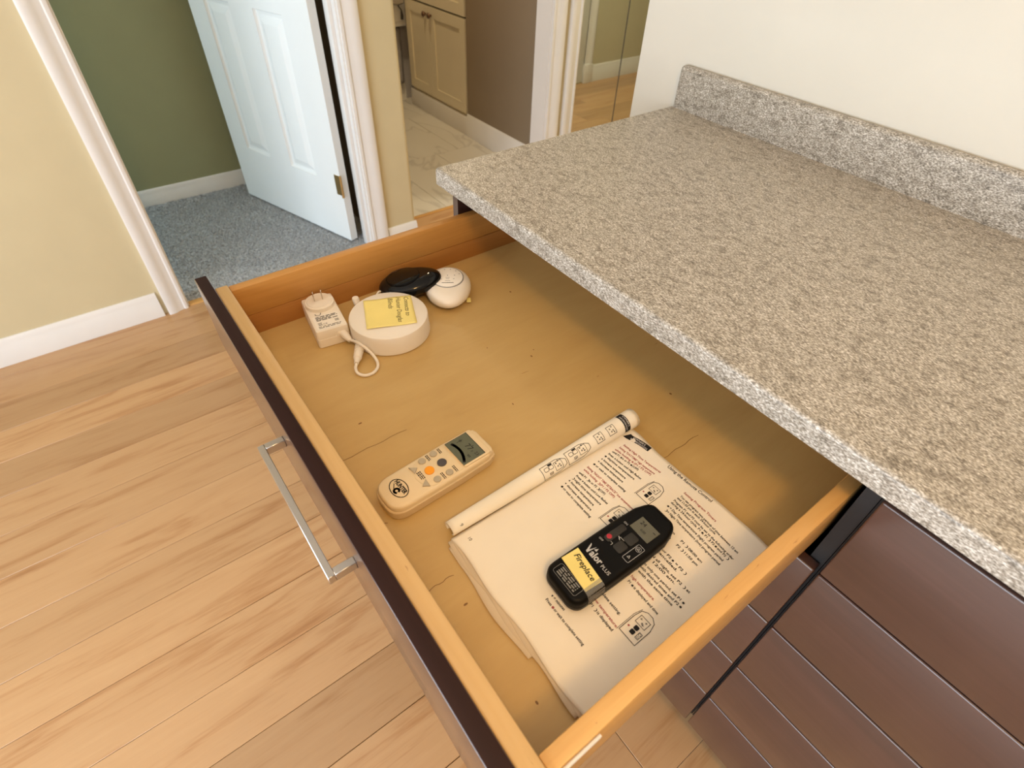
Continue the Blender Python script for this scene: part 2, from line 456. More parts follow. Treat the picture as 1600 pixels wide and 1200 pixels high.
# bedroom carpet
cp = MB().box(-2.19, -1.374, -2.5, 0.43, -0.05, 0.0)
cp.box(-1.374, -1.262, -0.40, 0.3665, -0.05, 0.0)
cp = cp.build('floor_carpet', 'carpet'); tag(cp, 'blue-grey cut pile carpet floor of the bedroom beyond the open door', 'floor', kind='structure')
vs, fs = [], []
for i in range(42000):
    x = rnd.uniform(-2.165, -1.265); y = rnd.uniform(-0.75, 0.42)
    if x > -1.345 and not (-0.395 < y < 0.355): continue
    a = rnd.uniform(0, 6.28); w = 0.0016; h = rnd.uniform(0.004, 0.008); lx, ly = rnd.uniform(-.004, .004), rnd.uniform(-.004, .004)
    o0 = len(vs)
    vs += [(x - w * cos(a), y - w * sin(a), -0.001), (x + w * cos(a), y + w * sin(a), -0.001), (x + lx + .0006, y + ly, h), (x + lx - .0006, y + ly, h)]
    fs.append((o0, o0 + 1, o0 + 2, o0 + 3))
pile = MB().add(vs, fs).build('carpet_pile', 'carpet', cp, flip=False)
pile['kind'] = 'stuff'

# bathroom tile floor
tf = MB().box(-2.95, -1.372, 0.52, 2.05, -0.05, -0.0115).build('floor_tile', 'grout')
tag(tf, 'pale marble-look tile floor of the bathroom', 'floor', kind='structure')
tile_me = None
for i in range(4):
    for j in range(6):
        x1 = -1.374 - i * 0.60; y0 = 0.24 + j * 0.30 - (0.15 if i % 2 else 0)
        xa, xb = max(x1 - 0.60, -2.95), x1; ya, yb = max(y0, 0.52), min(y0 + 0.30, 2.05)
        if xb - xa < 0.03 or yb - ya < 0.03: continue
        g = 0.001
        MB().box(xa + g, xb - g, ya + g, yb - g, -0.0115, 0.0).build('tile', 'marble_tile', tf, bevel=0.001, seg=1)
struct(MB().box(-1.266, -1.238, -0.40, 0.3665, -0.012, 0.005), 'trim_6', 'maple_y', 'wooden carpet strip under the bedroom doorway', 'threshold', bevel=0.0015)
trim = MB().box(-1.385, -1.366, 0.59, 1.30, -0.012, 0.003)
struct(trim, 'trim_1', 'maple_y', 'thin wooden threshold strip between laminate and bathroom tiles', 'threshold', bevel=0.001)

# far wall with the two doorways and the closet opening
def slab(mb, y0, y1, z0=0.0, z1=CEIL): mb.box(XB, XW, y0, y1, z0, z1)
JY, BY0, BY1, CY0, CY1 = 0.387, 0.588, 1.330, 1.475, 3.05
DY0 = -0.42
w = MB()
slab(w, -2.6, DY0); slab(w, DY0, JY, 2.06); slab(w, BY0, BY1, 2.06); slab(w, BY1, CY0); slab(w, CY0, CY1, 2.06); slab(w, CY1, 4.6)
# pier between the doorways, its outer corner rounded
rc = 0.018
pier = [(XB, JY), (XW, JY), (XW, BY0 - rc)] + [(XW - rc + rc * cos(a), BY0 - rc + rc * sin(a)) for a in [PI / 2 * k / 6 for k in range(1, 7)]] + [(XB, BY0)]
w.prism(pier[::-1] if False else pier, 0.0, CEIL)
struct(w, 'wall_far', 'wall_cream_warm_lit', 'cream hall wall, warm light put into its colour, holding the bedroom and bathroom doorways', 'wall')
# cream wall behind the counter and its return along the hall
w = MB().prism([(XE, YC), (3.4, YC), (3.4, YC + 0.11), (XE + 0.11, YC + 0.11), (XE + 0.11, 4.6), (XE, 4.6), (XE, YC + 0.02)], 0, CEIL)
wb = struct(w, 'wall_back', ['wall_cream', 'wall_hall'], 'cream painted wall behind the speckled counter', 'wall')
for p in wb.data.polygons:
    if abs(p.normal.x) > 0.9 and p.center.y > 0.7: p.material_index = 1
struct(MB().box(-1.34, 3.5, -2.75, -2.6, 0, 0.28).box(-1.34, -0.25, -2.75, -2.6, 0.28, CEIL).box(2.05, 3.5, -2.75, -2.6, 0.28, CEIL).box(-0.25, 2.05, -2.75, -2.6, 1.78, CEIL),
       'wall_window', 'wall_cream', 'cream wall with a wide window opposite the cabinet', 'wall')
struct(MB().box(3.4, 3.5, -2.6, YC + 0.11, 0, CEIL), 'wall_right', 'wall_cream', 'cream end wall of the main room', 'wall')
struct(MB().box(-1.34, XE + 0.11, 4.6, 4.7, 0, CEIL), 'wall_hall_end', 'wall_hall', 'end wall of the hall beyond the closet', 'wall')
struct(MB().box(-2.29, -2.18, -2.6, 0.43, 0, CEIL), 'wall_bedroom', 'wall_green', 'olive green bedroom wall behind the open door', 'wall')
struct(MB().box(-2.29, XB, 0.43, 0.51, 0, CEIL).box(-3.03, -2.29, 0.43, 0.51, 0, CEIL), 'wall_partition', 'wall_taupe', 'partition wall between bedroom and bathroom', 'wall')
struct(MB().box(-2.29, XB, -2.6, -2.5, 0, 0.85).box(-2.29, -2.4 + 0.0, -2.6, -2.5, 0.85, CEIL).box(-1.5, XB, -2.6, -2.5, 0.85, CEIL).box(-2.4, -1.5, -2.6, -2.5, 2.05, CEIL),
       'wall_bedroom_window', 'wall_green', 'olive green bedroom wall with a window', 'wall')
struct(MB().box(-2.115, XB, 1.455, 1.473, 0, CEIL).box(-2.115, -2.03, 1.473, 2.08, 0, CEIL), 'wall_taupe', 'wall_taupe', 'taupe bathroom wall beside the vanity', 'wall')
struct(MB().box(-3.03, -2.93, 0.51, 2.08, 0, CEIL), 'wall_bath_far', 'wall_lilac', 'grey bathroom wall past the end of the vanity', 'wall')
struct(MB().box(-3.03, -2.115, 2.05, 2.12, 0, CEIL), 'wall_bath_back', 'wall_taupe', 'taupe bathroom wall behind the vanity', 'wall')
struct(MB().box(-3.03, 3.5, -2.75, 4.7, CEIL, CEIL + 0.1), 'ceiling', 'ceiling_white', 'white plaster ceiling', 'ceiling')
struct(MB().box(XB - 0.62, XB - 0.6, CY0, CY1 + 0.1, 0, CEIL).box(XB - 0.6, XB - 0.02, CY0, CY1 + 0.1, -0.05, -0.002).box(XB - 0.6, XB, CY1 + 0.1, CY1 + 0.12, 0, CEIL),
       'wall_closet', 'wall_hall', 'inside walls of the closet behind the mirror doors', 'wall')

# windows (outside the picture; the daylight comes from them)
def window(name, x0, x1, y, z0, z1, label):
    fr = MB()
    t = 0.05
    fr.box(x0, x1, y, y + 0.07, z0, z0 + t).box(x0, x1, y, y + 0.07, z1 - t, z1).box(x0, x0 + t, y, y + 0.07, z0 + t, z1 - t).box(x1 - t, x1, y, y + 0.07, z0 + t, z1 - t)
    xm = (x0 + x1) / 2
    fr.box(xm - 0.02, xm + 0.02, y, y + 0.05, z0 + t, z1 - t)
    o = struct(fr, name, 'trim_white', label, 'window', bevel=0.003)
    MB().box(x0 + t, xm - 0.02, y + 0.02, y + 0.026, z0 + t, z1 - t).build('window_pane', 'window_glass', o)
    MB().box(xm + 0.02, x1 - t, y + 0.02, y + 0.026, z0 + t, z1 - t).build('window_pane', 'window_glass', o)
window('window_1', -0.25, 2.05, -2.72, 0.28, 1.78, 'wide white-framed window opposite the cabinet')
window('window_2', -2.4, -1.5, -2.59, 0.85, 2.05, 'white-framed bedroom window')

# baseboards
def base_prof(th=0.014, h=0.095):
    return [(0, 0), (th, 0), (th, h - 0.03), (th - 0.003, h - 0.026), (th - 0.003, h - 0.016), (th - 0.008, h - 0.004), (th - 0.010, h), (0, h)]
def baseboard(name, a, b2, nrm, label, th=0.014, h=0.095, m='trim_white'):
    a = Vector((*a, 0)); b2 = Vector((*b2, 0)); n = Vector((*nrm, 0))
    pr = base_prof(th, h)
    mb = MB().loft([[tuple(p + n * d + Vector((0, 0, z))) for d, z in pr] for p in (a, b2)])
    return struct(mb, name, m, label, 'baseboard', smooth='auto')
baseboard('baseboard_far', (XW, 0.447), (XW, BY0), (1, 0), 'short white baseboard on the pier between the two doorways', h=0.068)
baseboard('baseboard_far_left', (XW, -2.6), (XW, -0.488), (1, 0), 'white baseboard left of the bedroom doorway')
baseboard('baseboard_bath', (-2.115, 1.455), (XB, 1.455), (0, -1), 'cream baseboard along the taupe bathroom wall', h=0.128)
baseboard('baseboard_bedroom', (-2.18, -2.5), (-2.18, 0.43), (1, 0), 'white baseboard on the olive bedroom wall', h=0.075)
baseboard('baseboard_bath_far', (-2.93, 0.51), (-2.93, 1.47), (1, 0), 'white baseboard on the grey bathroom wall', h=0.10)
baseboard('baseboard_hall', (XE, 2.884), (XE, 4.6), (-1, 0), 'white baseboard reflected in the closet mirror', h=0.115)
baseboard('baseboard_hall_near', (XE, YC + 0.02), (XE, 1.876), (-1, 0), 'white baseboard on the return of the cream wall', h=0.115)

# door casings: moulded profile across y, extruded upwards
def casing_prof(y_in, dirn, wd=0.068, x=XW, sgn=1):
    c = [(0, 0), (0, 0.010), (0.006, 0.012), (0.010, 0.012), (0.014, 0.008), (0.022, 0.010), (0.034, 0.014), (0.042, 0.019), (0.052, 0.020), (wd - 0.004, 0.020), (wd, 0.017), (wd, 0)]
    return [(x + sgn * d, y_in + dirn * u) for u, d in c]
def doorway(name, y0, y1, jamb_label, sides, thick=0.02, plinth=False, x0=XB, x1=XW, sgn=1, top=2.06):
    """jamb lining + casing on one wall face; y0..y1 is the clear opening"""
    mb = MB()
    if 'l' in sides: mb.box(x0, x1, y0 - thick, y0, 0, top)
    if 'r' in sides: mb.box(x0, x1, y1, y1 + thick, 0, top)
    mb.box(x0, x1, y0 - thick, y1 + thick, top - thick, top)
    o = struct(mb, name, 'trim_white', jamb_label, 'door frame', bevel=0.001, seg=1)
    face = x1 if sgn > 0 else x0
    if 'l' in sides: MB().prism(casing_prof(y0 - 0.006, -1, x=face, sgn=sgn), 0, top + 0.05).build('casing', 'trim_white', o, smooth='auto')
    if 'r' in sides: MB().prism(casing_prof(y1 + 0.006, 1, x=face, sgn=sgn), 0, top + 0.05).build('casing', 'trim_white', o, smooth='auto')
    MB().box(min(face, face + sgn * 0.018), max(face, face + sgn * 0.018), y0 - 0.074, y1 + 0.074, top - 0.014, top + 0.05).build('casing', 'trim_white', o, bevel=0.002)
    return o
dfr = doorway('trim_2', -0.40, 0.367, 'white moulded frame of the bedroom doorway', 'lr')
MB().box(XB + 0.038, XB + 0.074, 0.354, 0.367, 0, 2.04).build('door_stop', 'trim_white', dfr, bevel=0.001)
doorway('trim_3', BY0, 1.312, 'white moulded right-hand frame of the bathroom doorway', 'r', thick=0.018)
doorway('trim_4', 1.49, 3.03, 'white moulded frame of the mirrored closet', 'lr', thick=0.015)
hf = doorway('trim_5', 1.96, 2.80, 'white door frame in the hall seen reflected in the mirror', 'lr', x0=XE, x1=XE + 0.11, sgn=-1)
for yy in (1.92, 2.84):
    MB().box(XE - 0.024, XE, yy - 0.042, yy + 0.042, 0, 0.13).build('plinth_block', 'trim_white', hf, bevel=0.003)
d5 = struct(MB().box(XE - 0.006, XE - 0.0005, 1.962, 2.798, 0.008, 2.035), 'door_3', 'door_white', 'closed white hall door opposite the mirror', 'door', bevel=0.002)
for (ya, yb) in ((2.08, 2.34), (2.42, 2.68)):
    for (za, zb_) in ((0.25, 0.85), (1.0, 1.65)):
        MB().box(XE - 0.010, XE - 0.005, ya, yb, za, zb_).build('panel', 'door_white', d5, bevel=0.002)

# mirrored closet doors
for i in range(4):
    y0 = 1.497 + i * 0.383 + 0.014
    o = MB().box(-1.350, -1.345, y0 + 0.0015, y0 + 0.3815, 0.012, 2.03).build('door_4' if i == 0 else 'door_%d' % (4 + i), 'mirror')
    tag(o, ['first', 'second', 'third', 'fourth'][i] + ' mirrored closet panel counted from the bathroom doorway', 'mirror door', 'mirrored closet panels', 'structure')
    MB().box(-1.351, -1.3435, y0 + 0.380, y0 + 0.3845, 0.012, 2.03).build('edge_strip', 'seam_dark', o)

# open panelled bedroom door
A = Vector((-2.0323, 0.0859, 0.01)); B = Vector((-1.3288, 0.3074, 0.01))
dirv = (A - B); dirv.z = 0; DW = dirv.length
ang = math.atan2(dirv.y, dirv.x)
door = empty('door_1', B, ang)
tag(door, 'open white panelled bedroom door with brass hinge', 'door', kind='structure')
# local x runs from the hinge edge to the free edge, local +y is the face turned to the room
def dbox(x0, x1, y0, y1, z0, z1): return MB().box(x0, x1, y0, y1, z0, z1)
cols = ((0.152, 0.318), (0.462, 0.628)); rows = ((0.25, 0.83), (1.00, 1.58), (1.70, 1.90))
mb = MB()
xs = [0, 0.152, 0.318, 0.462, 0.628, DW]; zs = [0, 0.25, 0.83, 1.00, 1.58, 1.70, 1.90, 2.02]
T = 0.035
for i in range(5):
    for j in range(7):
        pan = i in (1, 3) and j in (1, 3, 5)
        if not pan: mb.box(xs[i], xs[i + 1], -T, 0, zs[j], zs[j + 1])
bmx = mb.build('door_slab', 'door_white', door)
bm = bmesh.new(); bm.from_mesh(bmx.data); bmesh.ops.remove_doubles(bm, verts=bm.verts, dist=1e-5)
dup = {}
for f in bm.faces:
    dup.setdefault(tuple(sorted(v.index for v in f.verts)), []).append(f)
bmesh.ops.delete(bm, geom=[f for fl_ in dup.values() if len(fl_) > 1 for f in fl_], context='FACES_ONLY')
bmesh.ops.recalc_face_normals(bm, faces=bm.faces)
bm.to_mesh(bmx.data); bm.free()
for (xa, xb) in cols:
    for (za, zb_) in rows:
        mb = MB()
        def ring(d, y): return [(xa + d, y, za + d), (xb - d, y, za + d), (xb - d, y, zb_ - d), (xa + d, y, zb_ - d)]
        mb.loft([ring(0, -T + 0.004), ring(0, -0.003), ring(0.005, -0.010), ring(0.016, -0.011), ring(0.040, -0.003), ring(0.045, -0.002)])
        mb.build('door_panel', 'door_white', door)
hz = 0.25
MB().box(-0.0022, 0.034, -0.0005, 0.0018, hz - 0.042, hz + 0.042).build('hinge_leaf', 'brass', door)
MB().tube([(-0.006, 0.004, hz - 0.046), (-0.006, 0.004, hz + 0.046)], 0.0055).build('hinge_knuckle', 'brass', door, smooth='auto')

# ------------------------------------------------------------------ bathroom things
van = empty('bathroom_vanity', (-2.52, 1.46, 0))
tag(van, 'cream bathroom vanity with two doors and bronze knobs', 'vanity')
vb = (-2.52, 1.46, 0)
MB().box(-2.79, -2.117, 1.466, 2.04, 0.10, 0.82).build('body', 'vanity_cream', van, base=vb)
MB().box(-2.80, -2.117, 1.448, 2.04, 0.0, 0.105).build('plinth', 'trim_white', van, bevel=0.003, base=vb)
MB().box(-2.81, -2.117, 1.44, 2.04, 0.82, 0.85).build('vanity_top', 'trim_white', van, bevel=0.003, base=vb)
def shaker(x0, x1, z0, z1, nm):
    mb = MB(); t = 0.055
    mb.box(x0, x1, 1.456, 1.466, z0, z1)
    mb.box(x0, x1, 1.449, 1.456, z0, z0 + t).box(x0, x1, 1.449, 1.456, z1 - t, z1).box(x0, x0 + t, 1.449, 1.456, z0 + t, z1 - t).box(x1 - t, x1, 1.449, 1.456, z0 + t, z1 - t)
    return mb.build(nm, 'vanity_cream', van, base=vb)
d1 = shaker(-2.785, -2.506, 0.125, 0.612, 'door'); d2 = shaker(-2.503, -2.122, 0.125, 0.612, 'door')
shaker(-2.785, -2.122, 0.622, 0.81, 'drawer')
MB().box(-2.787, -2.12, 1.464, 1.4665, 0.6115, 0.6225).build('gap', 'black_gap', van, base=vb)
for dd, kx in ((d1, -2.535), (d2, -2.476)):
    kn = MB()
    kn.loft([[(kx + r * cos(a), y, 0.570 + r * sin(a)) for a in [2 * PI * k / 14 for k in range(14)]] for r, y in ((0.006, 1.449), (0.006, 1.440), (0.013, 1.437), (0.016, 1.431), (0.012, 1.425), (0.004, 1.423))])
    kn.build('knob', 'bronze', dd, smooth='auto', base=vb)
# narrow white cabinet with a hanging towel, in the slit of the doorway
cbx = empty('wall_cabinet', (-2.90, 1.30, 0.42)); tag(cbx, 'small white drawer cabinet on the grey bathroom wall behind the door pier', 'cabinet')
b0 = (-2.90, 1.30, 0.42)
MB().box(-2.93, -2.83, 1.10, 1.47, 0.455, 0.75).build('cabinet_body', 'trim_white', cbx, bevel=0.003, base=b0)
MB().box(-2.83, -2.822, 1.105, 1.465, 0.487, 0.745).build('drawer', 'trim_white', cbx, bevel=0.002, base=b0)
tw = MB().grid(lambda u, v: (-2.900 + 0.010 * sin(v * 55) * (1 - u * 0.3), 1.12 + v * 0.33, 0.115 + u * 0.32), [i / 14 for i in range(15)], [j / 40 for j in range(41)])
two = tw.build('towel', 'towel_grey', smooth=True); sm = two.modifiers.new('thick', 'SOLIDIFY'); sm.thickness = 0.012
tag(two, 'grey towel hanging below the small white bathroom cabinet', 'towel')
hd = empty('hair_dryer', (-2.815, 1.43, 0.53)); tag(hd, 'silver hair dryer with black cord on the white bathroom cabinet', 'hair dryer')
b0 = (-2.815, 1.43, 0.53)
MB().tube([(-2.80, 1.36, 0.60), (-2.80, 1.40, 0.60), (-2.80, 1.44, 0.60)], [0.020, 0.028, 0.022], 16).build('barrel', 'chrome', hd, smooth='auto', base=b0)
MB().tube([(-2.80, 1.40, 0.585), (-2.805, 1.42, 0.56), (-2.81, 1.435, 0.545), (-2.812, 1.438, 0.515), (-2.812, 1.436, 0.495)], [0.003, 0.003, 0.003, 0.008, 0.008], 8).build('cord', 'cord_dark', hd, smooth=True, base=b0)

# ------------------------------------------------------------------ ceiling lamps (out of view)
for nm, P, lab in (('ceiling_lamp', LAMP, 'round ceiling lamp above the open drawer'), ('ceiling_lamp', HALL, 'added unseen ceiling lamp that brightens the hall'), ('ceiling_lamp', BATH, 'round ceiling lamp in the bathroom')):
    e = empty(nm, (P[0], P[1], CEIL)); tag(e, lab, 'lamp')
    MB().loft([[(r * cos(a), r * sin(a), z) for a in [2 * PI * k / 28 for k in range(28)]] for r, z in ((0.07, 0.0), (0.07, -0.015), (0.055, -0.03))]).build('canopy', 'steel', e, smooth='auto')
    MB().tube([(0, 0, -0.03), (0, 0, -0.08)], 0.012).build('stem', 'steel', e, smooth='auto')

# ------------------------------------------------------------------ counter
ct = empty('countertop', (1.2, 0.32, HC)); tag(ct, 'grey speckled granite-look laminate countertop with upstand', 'countertop')
cb = (1.2, 0.32, HC)
def yz_loft(poly, x0, x1): return MB().loft([[(x, y, z) for y, z in poly] for x in (x0, x1)])
r = 0.006
front = [(0.62, HC), (r, HC)] + [(r - r * sin(a), HC - r + r * cos(a)) for a in [PI / 2 * k / 5 for k in range(1, 6)]] + [(0, HC - 0.029), (0.002, HC - 0.0305), (0.62, HC - 0.0305)]
yz_loft(front, 0.0, 2.46).build('slab', 'granite_laminate', ct, smooth='auto', base=cb)
MB().box(0.0, 2.46, 0.62, 0.6395, HC - 0.0305, HC + 0.084).build('upstand', 'granite_laminate', ct, bevel=0.009, seg=4, base=cb)

# ------------------------------------------------------------------ cabinets
FY0, FY1 = 0.0085, 0.025
GAPS = [HC - 0.040, HC - 0.191, HC - 0.342, HC - 0.494, HC - 0.645, HC - 0.796]
def handle_mb(xc, yface, zt, half=0.0995):
    mb = MB()
    mb.box(xc - half, xc + half, yface - 0.030, yface - 0.0225, zt - 0.012, zt)
    for s in (-1, 1):
        xa = xc + s * half; xi = xa - s * 0.009
        mb.box(min(xa, xi), max(xa, xi), yface - 0.0225, yface, zt - 0.012, zt)
    return mb
ORD = ['cabinet unit whose top drawer is pulled open', 'closed cabinet unit next to the open drawer unit', 'closed cabinet unit at the right end of the counter']
units = []
for c in range(3):
    x0 = 0.0122 + c * 0.8043; x1 = x0 + 0.8043
    cbn = empty('drawer_cabinet', ((x0 + x1) / 2, 0.32, 0)); bs = ((x0 + x1) / 2, 0.32, 0)
    tag(cbn, 'dark brown wooden ' + ORD[c], 'cabinet', 'cabinet units under the counter')
    units.append((cbn, bs, x0, x1))
    g = 0.0004
    MB().box(x0 + g, x0 + 0.0165, FY1, 0.62, 0.09, HC - 0.031).build('side_panel', 'wood_dark' if c == 0 else 'carcass_black', cbn, base=bs)
    MB().box(x1 - 0.0165, x1 - g, FY1, 0.62, 0.09, HC - 0.031).build('side_panel', 'wood_dark' if c == 2 else 'carcass_black', cbn, base=bs)
    MB().box(x0 + 0.0165, x1 - 0.0165, 0.604, 0.62, 0.09, HC - 0.031).build('back_panel', 'carcass_black', cbn, base=bs)
    MB().box(x0 + 0.0165, x1 - 0.0165, FY1, 0.604, 0.09, 0.106).build('bottom_panel', 'carcass_black', cbn, base=bs)
    MB().box(x0 + 0.03, x1 - 0.03, 0.075, 0.09, 0.0, 0.09).build('toe_kick', 'kick_dark', cbn, base=bs)
    MB().box(x0 + 0.0165, x1 - 0.0165, 0.09, 0.11, HC - 0.049, HC - 0.031).build('top_rail', 'carcass_black', cbn, base=bs)
    for k in range(5):
        if c == 0 and k == 0: continue
        zt, zb_ = GAPS[k] - 0.0015, GAPS[k + 1] + 0.0015
        d = MB().box(x0 + 0.0028, x1 - 0.0028, FY0, FY1 - 0.0006, zb_, zt).build('drawer', 'wood_dark', cbn, bevel=0.0022, seg=3, base=bs)
        handle_mb((x0 + x1) / 2 + 0.02, FY0, zt - 0.06).build('handle', 'steel', d, bevel=0.0006, seg=1, base=bs)

# the open drawer
cbn, bs, ux0, ux1 = units[0]
ZB = HC - 0.155               # upper face of the drawer bottom
ZT = HC - 0.070               # top of the drawer box
XI0, XI1 = 0.0644, 0.7775     # inner faces of the sides
YI = -0.3905                  # inner face of the front rail
drawer = MB().box(XI0 - 0.008, XI1 + 0.008, YI - 0.008, 0.14, ZB - 0.009, ZB).build('drawer', 'birch_ply', cbn, base=bs)
tag(drawer, 'birch plywood bottom of the open drawer')
def dp(mb, nm, m, **k): return mb.build(nm, m, drawer, base=bs, **k)
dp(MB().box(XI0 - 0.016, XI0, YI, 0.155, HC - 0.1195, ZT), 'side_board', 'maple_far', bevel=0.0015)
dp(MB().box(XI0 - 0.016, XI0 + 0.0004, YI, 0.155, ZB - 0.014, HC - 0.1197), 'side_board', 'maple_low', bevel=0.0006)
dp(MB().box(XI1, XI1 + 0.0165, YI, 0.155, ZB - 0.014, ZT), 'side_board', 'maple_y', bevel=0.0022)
dp(MB().box(XI0 - 0.016, XI1 + 0.0165, YI - 0.0185, YI - 0.0002, ZB - 0.014, ZT + 0.003), 'front_rail', 'maple_x', bevel=0.0022)
dp(MB().box(XI0, XI1, 0.14, 0.155, ZB - 0.014, ZT - 0.004), 'back_board', 'maple_x', bevel=0.001)
def hitm(x, y): return (x - bs[0], y - bs[1], ZB + 0.0002)
P_ = None
YF = -0.4265
df = dp(MB().box(ux0 + 0.0022, ux1 - 0.0022, YF, YI - 0.0187, HC - 0.187, HC - 0.0625), 'drawer_front', ['wood_dark', 'wood_edge'], bevel=0.0016, seg=3)
for p in df.data.polygons:
    if p.normal.z > 0.8: p.material_index = 1
dp(handle_mb(0.4360, YF, HC - 0.110, 0.1015), 'handle', 'steel', bevel=0.0006, seg=1)
dp(MB().box(XI1 + 0.0166, XI1 + 0.0195, YI - 0.012, YI + 0.048, ZT - 0.009, ZT - 0.0035), 'white_sliver', 'sliver_white', bevel=0.001)  # thin white strip along the outer top edge of the near side

# pin knots and hairline cracks in the plywood
P = Print(hitm)
for x, y, a_, b_ in ((0.199, 0.021, .0022, .0016), (0.355, -0.055, .0022, .0013), (0.345, -0.043, .0012, .0010), (0.300, -0.1, .0010, .0010), (0.536, 0.060, .0022, .0016), (0.42, -0.14, .0020, .0009), (0.33, -0.33, .0013, .0028), (0.62, -0.352, .0012, .0026), (0.735, -0.35, .0020, .0012)):
    P.poly(circ(a_, 10, x, y, b_))
for x, y0, y1 in ((0.6105, -0.040, 0.030), (0.375, -0.375, -0.285), (0.487, -0.385, -0.372), (0.585, -0.38, -0.345)):
    P.line([(x + 0.001 * sin(k * 1.7), y0 + (y1 - y0) * k / 8) for k in range(9)], 0.0007)
o = P.build('grain_marks', 'knot', drawer); o['kind'] = 'stuff'
# ------------------------------------------------------------------ things in the drawer
# 1 power adapter
pa = empty('power_adapter', (0.113, -0.2815, ZB), math.radians(-8)); tag(pa, 'white wall plug power adapter with looped cord beside the round hub', 'adapter')
L2, W2, Hh = 0.047, 0.0245, 0.032
out = rrect(2 * L2, 2 * W2, 0.004)
mb = MB(); shell(mb, out, [(0.0012, 0.0), (0.0, 0.0012), (0.0, 0.0155), (0.0006, 0.016), (0.0006, 0.0164), (0.0, 0.017), (0.0, Hh - 0.003), (0.0010, Hh - 0.0008), (0.003, Hh)])
mb.build('adapter_body', 'plastic_white', pa, smooth='auto')
mb = MB(); shell(mb, circ(0.0225, 36, -0.0215, 0.0), [(0, Hh - 0.001), (0, Hh + 0.006), (0.001, Hh + 0.0068), (0.0022, Hh + 0.0068), (0.0026, Hh + 0.0062), (0.0035, Hh + 0.0062), (0.0042, Hh + 0.0070)])
mb.build('plug_disc', 'plastic_white', pa, smooth='auto')
for s in (-1, 1):
    MB().box(-0.0285, -0.0222, s * 0.00635 - 0.0007, s * 0.00635 + 0.0007, Hh + 0.006, Hh + 0.024).build('prong', 'metal_prong', pa, bevel=0.0004, seg=1)
P = Print(lambda x, y: (x, y, Hh + 0.0003))
P.poly(rrect(0.036, 0.040, 0.003, 4, 0.0260, 0.0)); P.build('rating_label', 'label_white', pa)
P = Print(lambda x, y: (x, y, Hh + 0.0005))
rr = random.Random(3)
# rating print reads towards the disc end
P.bars(0.0085, 0.017, 0.032, 0.012, 4, rr, ang=-PI / 2) if False else None
for k, xx in enumerate((0.0125, 0.0155, 0.0185, 0.0215)):
    P.bars(xx, -0.016, 0.033 if k != 2 else 0.022, 0.0034, 1, rr, ang=PI / 2)
P.text('CE', 0.0335, -0.009, 0.0055, ang=PI / 2); P.bars(0.028, -0.016, 0.006, 0.008, 3, rr, ang=PI / 2); P.bars(0.0275, 0.010, 0.006, 0.006, 2, rr, ang=PI / 2)
for xx in (0.0375, 0.0405): P.bars(xx, -0.017, 0.034, 0.0026, 1, rr, ang=PI / 2)
P.build('printed_text', 'ink_soft', pa)
P = Print(lambda x, y: (x, y, Hh + 0.0004))
P.line([(0.0035 + 0.0040 * cos(a), -0.0100 + 0.0040 * sin(a)) for a in [(-PI * 0.62 + PI * 1.05 * k / 12) for k in range(13)]] + [(0.0015, -0.0050)], 0.0010); P.build('latch_mark', 'ink_soft', pa)
M_inv = Matrix.Rotation(math.radians(8), 4, 'Z')
def toloc(x, y, z): return tuple(M_inv @ Vector((x - 0.113, y + 0.2815, z)))
sr = [toloc(0.1565, -0.274, 0.017), toloc(0.160, -0.2735, 0.017), toloc(0.161, -0.2733, 0.017), toloc(0.170, -0.272, 0.0155), toloc(0.179, -0.2705, 0.013)]
MB().tube(sr, [0.0092, 0.0092, 0.0064, 0.0058, 0.0036], 14).build('strain_relief', 'plastic_white', pa, smooth='auto')
def catmull(pts, n=8):
    pts = [Vector(p) for p in pts]; out = []
    for i in range(len(pts) - 1):
        p0 = pts[max(i - 1, 0)]; p1 = pts[i]; p2 = pts[i + 1]; p3 = pts[min(i + 2, len(pts) - 1)]
        for k in range(n):
            t = k / n
            out.append(0.5 * ((2 * p1) + (-p0 + p2) * t + (2 * p0 - 5 * p1 + 4 * p2 - p3) * t * t + (-p0 + 3 * p1 - 3 * p2 + p3) * t ** 3))
    return out + [pts[-1]]
cordp = [(0.177, -0.2708, 0.0135), (0.188, -0.268, 0.0170), (0.200, -0.266, 0.0200), (0.213, -0.2605, 0.0160), (0.228, -0.2555, 0.007), (0.243, -0.2585, 0.003), (0.2525, -0.270, 0.0026), (0.2515, -0.283, 0.0026), (0.242, -0.290, 0.003), (0.231, -0.2885, 0.0042), (0.224, -0.2835, 0.0055)]
MB().tube(catmull([toloc(*p) for p in cordp]), 0.0024, 10).build('cord', 'plastic_white', pa, smooth=True)
ca_, cb_ = Vector((0.2245, -0.2838, 0.0066)), Vector((0.1785, -0.2515, 0.0125))
st = [(0, .0027), (.10, .0030), (.12, .0036), (.16, .0036), (.18, .0046), (.34, .0050), (.36, .0050), (.37, .0046), (.39, .0046), (.40, .0052), (.44, .0052), (.45, .0047), (.47, .0047), (.48, .0054), (.60, .0056), (.80, .0045), (.97, .0026), (1, .0022)]
MB().tube([toloc(*(ca_ + (cb_ - ca_) * t)) for t, _ in st], [r_ * 1.35 for _, r_ in st], 14).build('barrel_connector', 'plastic_white', pa, smooth='auto')

